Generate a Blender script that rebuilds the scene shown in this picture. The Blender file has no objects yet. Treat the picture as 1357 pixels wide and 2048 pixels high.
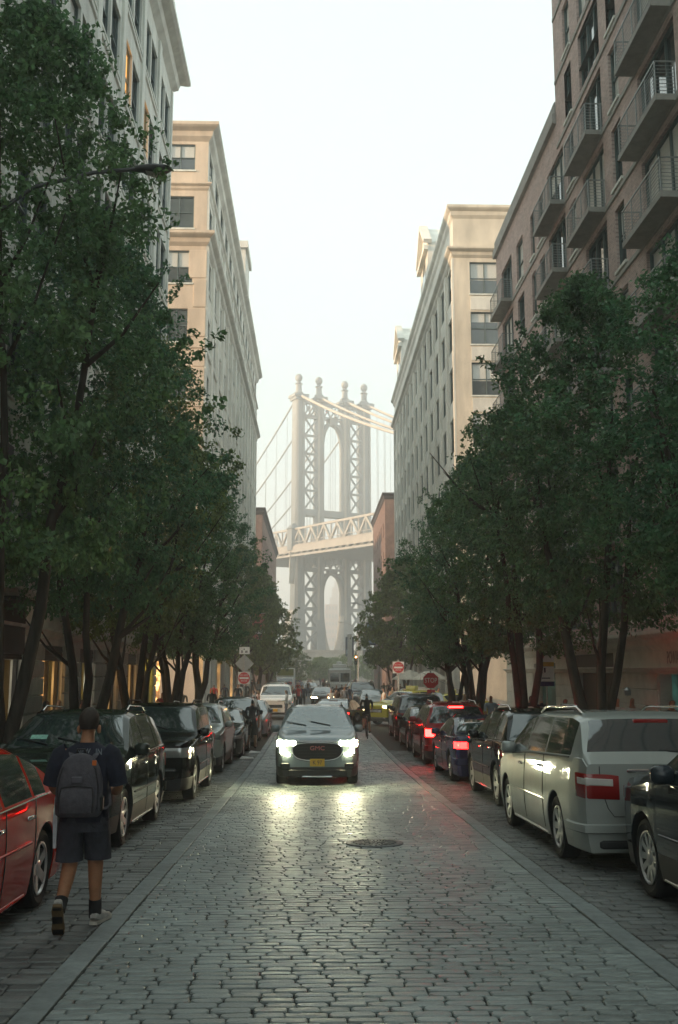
import bpy, bmesh, math, random
import numpy as np
from mathutils import Vector, Matrix

# ------------------------------------------------------------------ camera, sky, sun, exposure
R = math.radians
scene = bpy.context.scene
COL = scene.collection
CAM_H = 1.8
cam_d = bpy.data.cameras.new('camera')
cam_d.sensor_fit = 'VERTICAL'
cam_d.sensor_height = 36.0
cam_d.lens = 2000.0 / 2048.0 * 36.0
cam_d.clip_start = 0.1
cam_d.clip_end = 20000
cam = bpy.data.objects.new('camera', cam_d)
COL.objects.link(cam)
cam.location = (0, 0, CAM_H)
cam.rotation_euler = (R(90 + 9.12), 0, R(-1.475))
scene.camera = cam

SUN_EL, SUN_AZ = R(9.0), R(198.0)      # azimuth of the sun, measured from +X: low on the left, a little behind the camera
sun_from = Vector((math.cos(SUN_AZ) * math.cos(SUN_EL), math.sin(SUN_AZ) * math.cos(SUN_EL), math.sin(SUN_EL)))
world = bpy.data.worlds.new('World')
scene.world = world
world.use_nodes = True
nt = world.node_tree
nt.nodes.clear()
n_out = nt.nodes.new('ShaderNodeOutputWorld')
n_bg = nt.nodes.new('ShaderNodeBackground')
n_sky = nt.nodes.new('ShaderNodeTexSky')
n_sky.sky_type = 'NISHITA'
n_sky.sun_disc = False
n_sky.sun_elevation = SUN_EL
n_sky.sun_rotation = math.atan2(sun_from.x, sun_from.y)
n_sky.air_density = 1.0
n_sky.dust_density = 4.0
n_sky.ozone_density = 1.0
n_hs = nt.nodes.new('ShaderNodeHueSaturation')      # thin even evening cloud: the blue is washed out of the sky
n_hs.inputs['Saturation'].default_value = 0.16
n_mix = nt.nodes.new('ShaderNodeMixRGB')
n_mix.inputs['Fac'].default_value = 0.62
n_mix.inputs['Color2'].default_value = (4.3, 5.45, 5.35, 1)
nt.links.new(n_sky.outputs[0], n_hs.inputs['Color'])
nt.links.new(n_hs.outputs[0], n_mix.inputs['Color1'])
nt.links.new(n_mix.outputs[0], n_bg.inputs['Color'])
n_bg.inputs['Strength'].default_value = 0.10
nt.links.new(n_bg.outputs[0], n_out.inputs['Surface'])

sun_d = bpy.data.lights.new('sun', 'SUN')
sun_d.energy = 3.7
sun_d.angle = R(0.6)
sun_d.color = (1.0, 0.63, 0.34)
sun = bpy.data.objects.new('sun', sun_d)
COL.objects.link(sun)
sun.location = (-60, -10, 40)
sun.rotation_euler = (-sun_from).to_track_quat('-Z', 'Y').to_euler()

vs = scene.view_settings
vs.view_transform = 'Standard'
vs.look = 'None'
vs.exposure = 1.58
vs.gamma = 1.0
vs.use_curve_mapping = False
scene.render.engine = 'CYCLES'
cy = scene.cycles
cy.use_denoising = True
cy.max_bounces = 6
cy.diffuse_bounces = 4
cy.glossy_bounces = 3
cy.transmission_bounces = 4
cy.transparent_max_bounces = 8
cy.volume_bounces = 2
cy.sample_clamp_indirect = 6.0
cy.caustics_reflective = False
cy.caustics_refractive = False

random.seed(7)
rng = np.random.default_rng(7)

# ------------------------------------------------------------------ helpers
def gz(y):
    if y < 18: return -.0275 * y
    if y < 38:
        t = y - 18
        return -.495 - .0275 * (t - t * t / 40)
    return -.77

def tag(o, label=None, cat=None, group=None, kind=None):
    if label: o['label'] = label
    if cat: o['category'] = cat
    if group: o['group'] = group
    if kind: o['kind'] = kind
    return o

def thing(name, label, cat, loc=(0, 0, 0), rz=0, group=None):
    o = bpy.data.objects.new(name, None)
    o.empty_display_size = .2
    COL.objects.link(o)
    o.location = loc
    o.rotation_euler = (0, 0, rz)
    return tag(o, label, cat, group)

def link(name, mesh, parent=None, loc=(0, 0, 0), rot=(0, 0, 0), scale=None):
    o = bpy.data.objects.new(name, mesh)
    COL.objects.link(o)
    o.location = loc
    o.rotation_euler = rot
    if scale is not None: o.scale = scale
    if parent is not None: o.parent = parent
    return o

def copy_tree(o, parent=None):
    c = o.copy()
    COL.objects.link(c)
    c.parent = parent
    for ch in o.children:
        copy_tree(ch, c)
    return c

class MB:
    """collects shapes for one mesh"""
    def __init__(s):
        s.v = []; s.f = []; s.m = []
    def add(s, vs_, fs, mi=0):
        b = len(s.v)
        s.v.extend([tuple(p) for p in vs_])
        for f in fs:
            s.f.append(tuple(i + b for i in f)); s.m.append(mi)
        return s
    def box(s, x0, x1, y0, y1, z0, z1, mi=0):
        return s.add([(x0, y0, z0), (x1, y0, z0), (x1, y1, z0), (x0, y1, z0), (x0, y0, z1), (x1, y0, z1), (x1, y1, z1), (x0, y1, z1)],
                     [(0, 3, 2, 1), (4, 5, 6, 7), (0, 1, 5, 4), (1, 2, 6, 5), (2, 3, 7, 6), (3, 0, 4, 7)], mi)
    def bbox(s, x0, x1, y0, y1, z0, z1, b=.01, mi=0):
        """box with bevelled edges (top and vertical)"""
        r0 = [(x0 + b, y0), (x1 - b, y0), (x1, y0 + b), (x1, y1 - b), (x1 - b, y1), (x0 + b, y1), (x0, y1 - b), (x0, y0 + b)]
        cx, cy_ = (x0 + x1) / 2, (y0 + y1) / 2
        def ring(k, z): return [(cx + (x - cx) * (1 - k / max(1e-6, (x1 - x0) / 2)), cy_ + (y - cy_) * (1 - k / max(1e-6, (y1 - y0) / 2)), z) for x, y in r0]
        rings = [ring(b, z0), ring(0, z0 + b), ring(0, z1 - b), ring(b, z1)]
        return s.loft(rings, True, True, mi)
    def loft(s, rings, cap0=True, cap1=True, mi=0, closed=True):
        n = len(rings[0]); vs_ = []; fs = []
        for r in rings: vs_.extend(r)
        for i in range(len(rings) - 1):
            for j in range(n if closed else n - 1):
                k = (j + 1) % n
                fs.append((i * n + j, i * n + k, (i + 1) * n + k, (i + 1) * n + j))
        if cap0: fs.append(tuple(reversed(range(n))))
        if cap1: fs.append(tuple(range((len(rings) - 1) * n, len(rings) * n)))
        return s.add(vs_, fs, mi)
    def tube(s, pts, rad, n=8, mi=0, cap=True):
        pts = [Vector(p) for p in pts]
        if not hasattr(rad, '__len__'): rad = [rad] * len(pts)
        rings = []
        up = None
        for i, p in enumerate(pts):
            d = (pts[min(i + 1, len(pts) - 1)] - pts[max(i - 1, 0)])
            d = d.normalized() if d.length > 1e-9 else Vector((0, 0, 1))
            if up is None:
                up = Vector((0, 0, 1)) if abs(d.z) < .9 else Vector((1, 0, 0))
            a = d.cross(up)
            if a.length < 1e-6: a = d.cross(Vector((0, 1, 0)))
            a.normalize(); b = a.cross(d).normalized(); up = b
            rings.append([tuple(p + (a * math.cos(t) + b * math.sin(t)) * rad[i]) for t in [2 * math.pi * k / n for k in range(n)]])
        return s.loft(rings, cap, cap, mi)
    def bar(s, p, q, w, h, mi=0):
        """rectangular bar between two points"""
        p, q = Vector(p), Vector(q)
        d = (q - p).normalized()
        up = Vector((0, 0, 1)) if abs(d.z) < .95 else Vector((0, 1, 0))
        a = d.cross(up).normalized() * (w / 2); b = a.cross(d).normalized() * (h / 2)
        return s.loft([[tuple(c - a - b), tuple(c + a - b), tuple(c + a + b), tuple(c - a + b)] for c in (p, q)], True, True, mi)
    def lathe(s, prof, n=24, axis='z', c=(0, 0, 0), mi=0, cap0=False, cap1=False):
        rings = []
        for r, h in prof:
            ring = []
            for k in range(n):
                t = 2 * math.pi * k / n
                if axis == 'z': p = (r * math.cos(t), r * math.sin(t), h)
                elif axis == 'y': p = (r * math.cos(t), h, -r * math.sin(t))
                else: p = (h, r * math.cos(t), r * math.sin(t))
                ring.append((p[0] + c[0], p[1] + c[1], p[2] + c[2]))
            rings.append(ring)
        return s.loft(rings, cap0, cap1, mi)
    def mesh(s, name, mats, smooth=None):
        me = bpy.data.meshes.new(name)
        me.from_pydata(s.v, [], s.f)
        if not isinstance(mats, (list, tuple)): mats = [mats]
        for m in mats: me.materials.append(m)
        if len(mats) > 1: me.polygons.foreach_set('material_index', s.m)
        if smooth is not None:
            me.polygons.foreach_set('use_smooth', [True] * len(me.polygons))
            me.update()
            me.set_sharp_from_angle(angle=R(smooth))
        me.update()
        return me
    def build(s, name, mats, parent=None, loc=(0, 0, 0), rot=(0, 0, 0), smooth=None):
        return link(name, s.mesh(name, mats, smooth), parent, loc, rot)

# ------------------------------------------------------------------ materials
MATS = {}
def M(name, col, rough=.6, metal=0.0, var=.18, scale=6.0, bump=0.0, bscale=40.0, spec=.5, coat=0.0, emis=None, es=0.0, rnd=0.0, trans=0.0, col2=None, stretch=(1, 1, 1), island=False, rvar=0.0, stain=0.0, stain_scale=.45):
    if name in MATS: return MATS[name]
    m = bpy.data.materials.new(name)
    m.use_nodes = True
    t = m.node_tree
    b = t.nodes['Principled BSDF']
    b.inputs['Roughness'].default_value = rough
    b.inputs['Metallic'].default_value = metal
    b.inputs['Specular IOR Level'].default_value = spec
    b.inputs['Coat Weight'].default_value = coat
    b.inputs['Coat Roughness'].default_value = .04
    b.inputs['Base Color'].default_value = (*col, 1)
    tc = t.nodes.new('ShaderNodeTexCoord')
    mp = t.nodes.new('ShaderNodeMapping')
    mp.inputs['Scale'].default_value = stretch
    t.links.new(tc.outputs['Object'], mp.inputs['Vector'])
    if var or rnd or col2:
        nz = t.nodes.new('ShaderNodeTexNoise')
        nz.inputs['Scale'].default_value = scale
        nz.inputs['Detail'].default_value = 6
        nz.inputs['Roughness'].default_value = .62
        t.links.new(mp.outputs[0], nz.inputs['Vector'])
        mx = t.nodes.new('ShaderNodeMixRGB')
        c2 = col2 if col2 else tuple(min(1, c * (1 + var)) for c in col)
        c1 = col if col2 else tuple(c * (1 - var) for c in col)
        mx.inputs['Color1'].default_value = (*c1, 1)
        mx.inputs['Color2'].default_value = (*c2, 1)
        rp = t.nodes.new('ShaderNodeMapRange')
        rp.inputs['From Min'].default_value = .33
        rp.inputs['From Max'].default_value = .67
        t.links.new(nz.outputs['Fac'], rp.inputs['Value'])
        t.links.new(rp.outputs[0], mx.inputs['Fac'])
        last = mx.outputs[0]
        if rnd:
            hv = t.nodes.new('ShaderNodeHueSaturation')
            oi = t.nodes.new('ShaderNodeObjectInfo')
            src = oi.outputs['Random']
            if island:
                ge = t.nodes.new('ShaderNodeNewGeometry')
                ad = t.nodes.new('ShaderNodeMath'); ad.operation = 'ADD'
                t.links.new(oi.outputs['Random'], ad.inputs[0]); t.links.new(ge.outputs['Random Per Island'], ad.inputs[1])
                fr = t.nodes.new('ShaderNodeMath'); fr.operation = 'FRACT'
                t.links.new(ad.outputs[0], fr.inputs[0]); src = fr.outputs[0]
            mr = t.nodes.new('ShaderNodeMapRange')
            mr.inputs['To Min'].default_value = 1 - rnd
            mr.inputs['To Max'].default_value = 1 + rnd
            t.links.new(src, mr.inputs['Value'])
            t.links.new(mr.outputs[0], hv.inputs['Value'])
            t.links.new(last, hv.inputs['Color'])
            last = hv.outputs[0]
        if stain:      # worn and dirty patches laid over the whole surface
            gp = t.nodes.new('ShaderNodeNewGeometry'); ns = t.nodes.new('ShaderNodeTexNoise')
            ns.inputs['Scale'].default_value = stain_scale; ns.inputs['Detail'].default_value = 5; ns.inputs['Roughness'].default_value = .65
            t.links.new(gp.outputs['Position'], ns.inputs['Vector'])
            sr = t.nodes.new('ShaderNodeMapRange'); sr.inputs['From Min'].default_value = .35; sr.inputs['From Max'].default_value = .65
            sr.inputs['To Min'].default_value = 1 - stain; sr.inputs['To Max'].default_value = 1 + stain * .35
            t.links.new(ns.outputs['Fac'], sr.inputs['Value'])
            sm = t.nodes.new('ShaderNodeMixRGB'); sm.blend_type = 'MULTIPLY'; sm.inputs[0].default_value = 1
            t.links.new(last, sm.inputs[1]); t.links.new(sr.outputs[0], sm.inputs[2]); last = sm.outputs[0]
        t.links.new(last, b.inputs['Base Color'])
        if rvar:
            rr = t.nodes.new('ShaderNodeMapRange')
            rr.inputs['To Min'].default_value = max(.02, rough - rvar); rr.inputs['To Max'].default_value = min(1, rough + rvar)
            t.links.new(rp.outputs[0], rr.inputs['Value']); t.links.new(rr.outputs[0], b.inputs['Roughness'])
    if bump:
        n2 = t.nodes.new('ShaderNodeTexNoise')
        n2.inputs['Scale'].default_value = bscale
        n2.inputs['Detail'].default_value = 5
        t.links.new(mp.outputs[0], n2.inputs['Vector'])
        bp = t.nodes.new('ShaderNodeBump')
        bp.inputs['Strength'].default_value = bump
        bp.inputs['Distance'].default_value = .02
        t.links.new(n2.outputs['Fac'], bp.inputs['Height'])
        t.links.new(bp.outputs[0], b.inputs['Normal'])
    if emis:
        b.inputs['Emission Color'].default_value = (*emis, 1)
        b.inputs['Emission Strength'].default_value = es
    if trans:
        tr = t.nodes.new('ShaderNodeBsdfTranslucent')
        ms = t.nodes.new('ShaderNodeMixShader')
        ms.inputs[0].default_value = trans
        o = t.nodes['Material Output']
        t.links.new(b.outputs[0], ms.inputs[1]); t.links.new(tr.outputs[0], ms.inputs[2])
        if b.inputs['Base Color'].is_linked: t.links.new(b.inputs['Base Color'].links[0].from_socket, tr.inputs['Color'])
        t.links.new(ms.outputs[0], o.inputs['Surface'])
    MATS[name] = m
    return m

BLACK = M('black_plastic', (.012, .012, .013), .55, var=.2)
GLASS = M('dark_glass', (.022, .036, .04), .04, var=0, spec=1.0, coat=1.0)
WHITE = M('white_paint', (.75, .75, .73), .5, var=.08)
STEEL = M('galvanised_steel', (.42, .43, .43), .45, .7, var=.15, scale=12)
DARKMETAL = M('dark_metal', (.03, .033, .035), .45, .3, var=.2)

def lettering(body, size, mat, parent, loc, rot=(R(90), 0, 0), name='lettering', ext=.004, sx=1.0, align='CENTER'):
    c = bpy.data.curves.new(name, 'FONT')
    c.body = body; c.size = size; c.extrude = ext; c.align_x = align; c.align_y = 'CENTER'
    c.materials.append(mat)
    c.resolution_u = 3
    tmp = bpy.data.objects.new(name, c)
    COL.objects.link(tmp)
    dg = bpy.context.evaluated_depsgraph_get()
    me = bpy.data.meshes.new_from_object(tmp.evaluated_get(dg), depsgraph=dg)
    bpy.data.objects.remove(tmp); bpy.data.curves.remove(c)
    o = bpy.data.objects.new(name, me)
    COL.objects.link(o)
    o.location = loc; o.rotation_euler = rot; o.scale = (sx, 1, 1)
    if parent is not None: o.parent = parent
    return o
# ------------------------------------------------------------------ ground, road, sidewalks
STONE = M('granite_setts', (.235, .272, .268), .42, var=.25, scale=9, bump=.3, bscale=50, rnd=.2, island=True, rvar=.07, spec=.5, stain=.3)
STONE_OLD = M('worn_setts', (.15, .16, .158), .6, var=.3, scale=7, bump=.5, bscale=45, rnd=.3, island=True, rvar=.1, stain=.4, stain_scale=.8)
JOINT = M('joint_dirt', (.022, .021, .019), .95, var=.4, scale=14, bump=.6)
KERB = M('granite_kerb', (.20, .232, .235), .65, var=.22, scale=8, bump=.3, rnd=.15, stain=.3, stain_scale=1.2)
ASPH = M('worn_asphalt', (.075, .077, .078), .62, var=.35, scale=1.5, bump=.35, bscale=60)
PAVE = M('concrete_paving', (.2, .2, .19), .8, var=.2, scale=2.2, bump=.2)
EARTH = M('ground_earth', (.11, .115, .1), .95, var=.3, scale=.02)
WATER = M('river_water', (.03, .045, .05), .12, var=.2, scale=.05, bump=.3, bscale=.4)

def sheet(name, x0, x1, ys, dz, mat, parent=None):
    mb = MB()
    v = []
    for y in ys: v += [(x0, y, gz(y) + dz), (x1, y, gz(y) + dz)]
    f = [(2 * i, 2 * i + 1, 2 * i + 3, 2 * i + 2) for i in range(len(ys) - 1)]
    mb.add(v, f)
    return mb.build(name, mat, parent)

YS = [-24, -10, 0, 6, 12, 18] + [18 + i for i in range(1, 21)] + [47, 52, 60, 70]
# everything beyond the street: one ground sheet to the horizon
gm = MB(); gm.add([(-1400, -150, -1.05), (1400, -150, -1.05), (1400, 1280, -1.05), (-1400, 1280, -1.05)], [(0, 1, 2, 3)])
tag(gm.build('ground', EARTH), 'flat ground stretching away to the far shore', kind='structure')
wm = MB(); wm.add([(-1380, 400, -1.0), (1380, 400, -1.0), (1380, 860, -1.0), (-1380, 860, -1.0)], [(0, 1, 2, 3)])
tag(wm.build('river', WATER), 'grey river beyond the bridge tower', kind='structure')

LX0, LX1 = -1.545, 2.325                # travelled lane between the granite strips
road = sheet('road', -1.78, 2.56, [y for y in YS if y <= 47], -.02, JOINT)
tag(road, 'grey granite block roadway down the middle of the street', kind='structure')
park_l = sheet('parking_lane', -4.42, -1.78, [y for y in YS if y <= 47], -.026, JOINT)
tag(park_l, 'dark worn stone parking lane along the black and red cars', kind='structure')
park_r = sheet('parking_lane', 2.56, 5.02, [y for y in YS if y <= 52], -.026, JOINT)
tag(park_r, 'dark worn stone parking lane under the silver minivan', kind='structure')
xr = sheet('intersection', -70, 70, [46.9, 52, 58, 64.2], -.032, ASPH); tag(xr, 'asphalt crossing street beyond the parked cars', kind='structure')
fr = sheet('far_road', -4.4, 5.0, [64.2, 70, 124, 142, 240], -.03, ASPH); tag(fr, 'paved street continuing down to the bridge', kind='structure')
x2 = sheet('far_intersection', -60, 60, [124, 140], -.027, ASPH); tag(x2, 'second crossing street further down', kind='structure')
for nm, a, b, y0, y1, lab in (('sidewalk', -7.32, -4.55, -24, 47, 'pavement beside the pale stone building'), ('sidewalk', -7.32, -4.55, 64, 124, 'far pavement below the cream corner building'),
                         ('sidewalk', 5.15, 10.02, -24, 52, 'pavement beside the brick balcony building'), ('sidewalk', 5.15, 10.02, 68, 124, 'far pavement below the tan corner building'),
                         ('sidewalk', -7.32, -4.55, 140, 240, 'distant pavement by the red brick warehouse'), ('sidewalk', 5.15, 10.02, 140, 240, 'distant pavement by the brick gable')):
    ys = sorted(set([y0, y1] + [y for y in YS if y0 < y < y1]))
    tag(sheet(nm, a, b, ys, .12, PAVE), lab, kind='structure')

def sett_mesh(name, l, w, h, mat, c=.03, dome=.006, jit=.006):
    r = random.Random(name)
    def ring(k, z):
        o = []
        hx, hy = l / 2 - k, w / 2 - k * .8
        for x, y in [(-hx + c, -hy), (hx - c, -hy), (hx, -hy + c), (hx, hy - c), (hx - c, hy), (-hx + c, hy), (-hx, hy - c), (-hx, -hy + c)]:
            o.append((x, y, z))
        return o
    a, b_, d = ring(0, -h), ring(0, -.007), ring(.008, -.001)
    b_ = [(x + r.uniform(-jit, jit), y + r.uniform(-jit, jit) * .6, z) for x, y, z in b_]
    d = [(x + r.uniform(-jit, jit), y + r.uniform(-jit, jit) * .6, z + r.uniform(-.002, .003)) for x, y, z in d]
    mb = MB(); mb.loft([a, b_, d], False, False)
    top = d + [(0, 0, dome)]
    mb.add(top, [(i, (i + 1) % 8, 8) for i in range(8)])
    return mb

def lay_setts(parent, x0, x1, y0, y1, mat, rowp, lmin, lmax, gap, gapy, n_parts, wob, hvar, far_name):
    var = []
    for k in range(8):
        l = lmin + (lmax - lmin) * (k + .5) / 8
        mb = sett_mesh('sett%d%s' % (k, far_name), l - gap, rowp - gapy, .035, mat, c=.010 + .010 * ((k * 5) % 3) / 2, dome=.0015, jit=.002)
        var.append((l, mb, mb.mesh('cobblestone', mat), np.array(mb.v)))
    mats_v, faces, nb = [], [], 0
    cnt = 0
    y = y0; row = 0
    while y < y1:
        ks = []; tot = 0
        if row % 2: ks.append(-1); tot += lmin * .55
        while tot < x1 - x0 - lmin * .4:
            k = random.randrange(8); ks.append(k); tot += var[k][0]
        fs_ = (x1 - x0) / tot
        x = x0
        for k in ks:
            half = k < 0
            l, mb, me, va = var[max(k, 0)]
            sx_ = fs_ * (lmin * .55 / l if half else 1)
            l = l * sx_
            if True:
                cx = x + l / 2 + random.uniform(-.004, .004)
                cy_ = y + wob * math.sin(cx * 1.7 + y * .13) + random.uniform(-.004, .004)
                z = gz(cy_) + random.uniform(-hvar, hvar)
                rz = random.uniform(-.006, .006); tx = random.uniform(-.02, .02); ty = random.uniform(-.012, .012)
                px = 626 + 2000 * cx / max(cy_, 1)
                if cnt < n_parts and cy_ > 5.9 and -20 < px < 1380:
                    link('cobblestone', me, parent, (cx, cy_, z), (-.0275 + tx, ty, rz), (sx_, 1, 1)); cnt += 1
                elif cy_ > 4:
                    c, s = math.cos(rz), math.sin(rz)
                    q = np.empty_like(va)
                    q[:, 0] = va[:, 0] * sx_ * c - va[:, 1] * s + cx
                    q[:, 1] = va[:, 0] * sx_ * s + va[:, 1] * c + cy_
                    q[:, 2] = va[:, 2] + z + va[:, 1] * (tx - .0275) - va[:, 0] * ty
                    mats_v.append(q); faces.append([tuple(i + nb for i in f) for f in mb.f]); nb += len(va)
            x += l
        y += rowp; row += 1
    me = bpy.data.meshes.new('cobbles')
    me.from_pydata(np.concatenate(mats_v).tolist(), [], [f for fs in faces for f in fs])
    me.materials.append(mat)
    o = link('cobbles', me, parent)
    o['kind'] = 'stuff'

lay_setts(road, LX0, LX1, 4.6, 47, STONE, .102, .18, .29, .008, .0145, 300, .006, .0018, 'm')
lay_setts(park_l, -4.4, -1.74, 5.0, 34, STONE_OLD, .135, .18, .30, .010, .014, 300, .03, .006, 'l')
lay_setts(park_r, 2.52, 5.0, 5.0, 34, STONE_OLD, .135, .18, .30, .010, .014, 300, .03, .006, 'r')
# flat granite strips that edge the travelled lane, and the kerbs
for sx, par in ((-1.64, road), (2.42, road)):
    y = 4.5
    while y < 46.8:
        l = random.uniform(.8, 1.3)
        mb = MB(); mb.bbox(-.088, .088, -l / 2 + .006, l / 2 - .006, -.04, .003, .004)
        link('edging_stone', mb.mesh('edging_stone', KERB), par, (sx + random.uniform(-.008, .008), y + l / 2, gz(y + l / 2)), (math.atan2(gz(y + l) - gz(y), l), 0, 0))
        y += l
for sx, par, ye in ((-4.49, park_l, 46.9), (5.09, park_r, 51.8)):
    y = 5.0
    while y < ye:
        l = 1.6
        mb = MB(); mb.bbox(-.075, .075, -l / 2 + .005, l / 2 - .005, -.1, .145, .015)
        link('kerb_stone', mb.mesh('kerb_stone', KERB), par, (sx, y + l / 2, gz(y + l / 2)), (math.atan2(gz(y + l) - gz(y), l), 0, 0))
        y += l
# manhole: cast iron ring and cover with raised studs, laid in the road
mh = thing('manhole_cover', 'round iron manhole cover set in the grey roadway', 'manhole', (.8, 13.33, gz(13.33) + .006))
IRON = M('cast_iron', (.12, .125, .125), .55, .3, var=.3, scale=20)
mb = MB(); mb.lathe([(.37, -.02), (.37, .004), (.365, .008), (.31, .008), (.305, .003)], 40); mb.build('ring', IRON, mh, rot=(-.0275, 0, 0), smooth=40)
mb = MB(); mb.lathe([(.30, -.004), (.30, .004), (.29, .007), (0.001, .007)], 40)
for k in range(24):
    a = k * 2 * math.pi / 24
    mb.bar((.17 * math.cos(a), .17 * math.sin(a), .010), (.28 * math.cos(a), .28 * math.sin(a), .010), .022, .012)
for k in range(9):
    a = k * 2 * math.pi / 9
    mb.bar((.04 * math.cos(a), .04 * math.sin(a), .010), (.14 * math.cos(a), .14 * math.sin(a), .010), .022, .012)
mb.build('cover', IRON, mh, rot=(-.0275, 0, 0))
# scraps of litter by the parked cars
for k, (x, y, w) in enumerate(((-1.95, 30.6, .22), (-1.85, 33.0, .2))):
    mb = MB(); mb.loft([[(-w, -.1, .0), (w, -.12, .01), (w * .9, .1, .0), (-w * .8, .12, .02)], [(-w * .9, -.08, .03), (w * .8, -.1, .06), (w * .7, .08, .03), (-w * .7, .1, .07)]])
    tag(mb.build('litter', WHITE, None, (x, y, gz(y) + .004)), ['crumpled white paper scrap on the stones beside the dark sedan', 'smaller white paper scrap further along the gutter strip'][k], 'litter')
# ------------------------------------------------------------------ buildings
LIME = M('limestone', (.74, .76, .71), .75, var=.16, scale=1.6, stretch=(1, 1, .16), stain=.16, stain_scale=.3, bump=.15, bscale=30)
CREAM = M('cream_stucco', (.74, .73, .67), .8, var=.14, scale=1.2, stretch=(1, 1, .16), stain=.16, stain_scale=.25, bump=.12, bscale=25)
PEACH = M('peach_stone', (.70, .575, .455), .8, var=.14, scale=1.2, stretch=(1, 1, .16), stain=.14, stain_scale=.3, bump=.12, bscale=25)
TAN = M('tan_brick', (.70, .63, .52), .8, var=.14, scale=1.4, stretch=(1, 1, .2), stain=.14, stain_scale=.3, bump=.12, bscale=25)
BRICK = M('red_brown_brick', (.42, .325, .30), .85, var=.25, scale=2.0, bump=.25, bscale=50, col2=(.53, .43, .40))
def brickify(m, bw, rh, c1, c2, mort):
    t = m.node_tree; b = t.nodes['Principled BSDF']
    src = b.inputs['Base Color'].links[0].from_socket
    tc = t.nodes.new('ShaderNodeTexCoord'); sx = t.nodes.new('ShaderNodeSeparateXYZ'); cx = t.nodes.new('ShaderNodeCombineXYZ')
    t.links.new(tc.outputs['Object'], sx.inputs[0]); t.links.new(sx.outputs['X'], cx.inputs['X']); t.links.new(sx.outputs['Z'], cx.inputs['Y'])
    bt = t.nodes.new('ShaderNodeTexBrick'); bt.inputs['Scale'].default_value = 1.0; bt.inputs['Brick Width'].default_value = bw; bt.inputs['Row Height'].default_value = rh; bt.inputs['Mortar Size'].default_value = .008
    bt.inputs['Color1'].default_value = (*c1, 1); bt.inputs['Color2'].default_value = (*c2, 1); bt.inputs['Mortar'].default_value = (*mort, 1)
    t.links.new(cx.outputs[0], bt.inputs['Vector'])
    mx = t.nodes.new('ShaderNodeMixRGB'); mx.blend_type = 'MULTIPLY'; mx.inputs[0].default_value = 1
    t.links.new(src, mx.inputs[1]); t.links.new(bt.outputs['Color'], mx.inputs[2]); t.links.new(mx.outputs[0], b.inputs['Base Color'])
brickify(BRICK, .22, .075, (1.15, 1.1, 1.1), (.78, .76, .76), (1.25, 1.3, 1.3))
BRICK2 = M('old_red_brick', (.24, .155, .13), .85, var=.3, scale=.8, bump=.2, bscale=20)
CONC = M('concrete_band', (.33, .33, .31), .75, var=.15, scale=3, bump=.1)
PAINTW = M('painted_masonry', (.55, .54, .48), .75, var=.14, scale=2, bump=.15)
ROOFM = M('roof_felt', (.07, .07, .07), .9)
FRAMEG = M('window_frame_green', (.09, .13, .13), .5, var=.1)
FRAMEW = M('window_frame_pale', (.45, .47, .46), .5, var=.1)
BLIND = M('pale_blind', (.62, .63, .6), .7, var=.06, stretch=(.1, .1, 14), scale=2)
WGLASS = M('window_glass', (.045, .065, .07), .05, var=.2, scale=.6, spec=1.0, coat=.6, rnd=.3)
SHUT = M('roller_shutter', (.09, .088, .08), .6, .2, var=.15)
RAIL = M('balcony_rail', (.26, .29, .29), .4, .5, var=.1)
DARKDOOR = M('dark_doorway', (.035, .028, .026), .6, var=.3)

def shop_mat(name, c1, c2, c3, es, scale, stretch):
    m = bpy.data.materials.new(name); m.use_nodes = True
    t = m.node_tree; b = t.nodes['Principled BSDF']
    tc = t.nodes.new('ShaderNodeTexCoord'); mp = t.nodes.new('ShaderNodeMapping'); mp.inputs['Scale'].default_value = stretch
    vo = t.nodes.new('ShaderNodeTexNoise'); vo.inputs['Scale'].default_value = scale; vo.inputs['Detail'].default_value = 3
    cr = t.nodes.new('ShaderNodeValToRGB')
    e = cr.color_ramp.elements
    e[0].position = .36; e[0].color = (*c1, 1); e[1].position = .66; e[1].color = (*c3, 1)
    x = cr.color_ramp.elements.new(.5); x.color = (*c2, 1)
    t.links.new(tc.outputs['Object'], mp.inputs[0]); t.links.new(mp.outputs[0], vo.inputs['Vector']); t.links.new(vo.outputs['Fac'], cr.inputs[0])
    t.links.new(cr.outputs[0], b.inputs['Emission Color']); t.links.new(cr.outputs[0], b.inputs['Base Color'])
    b.inputs['Emission Strength'].default_value = es
    b.inputs['Roughness'].default_value = .5
    return m
SHOPLIT = shop_mat('lit_shop_display', (.02, .012, .006), (.16, .07, .02), (.9, .5, .17), 1.7, 2.2, (1.4, 1, .8))
SHOPPALE = shop_mat('lit_shop_pale', (.03, .03, .025), (.16, .13, .09), (.75, .7, .55), 1.3, 2.0, (1.2, 1, .9))
SHOPYEL = shop_mat('lit_shop_yellow', (.12, .05, .01), (.4, .22, .02), (.9, .7, .06), .9, 1.6, (1, 1, 1.3))
SHOPTEAL = shop_mat('lit_shop_teal', (.01, .03, .025), (.03, .10, .08), (.12, .42, .36), .06, 1.1, (.8, 1, 1))
WARMWIN = M('lit_window_warm', (.5, .2, .05), .4, var=.5, scale=3, emis=(.9, .38, .08), es=.7)

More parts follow.
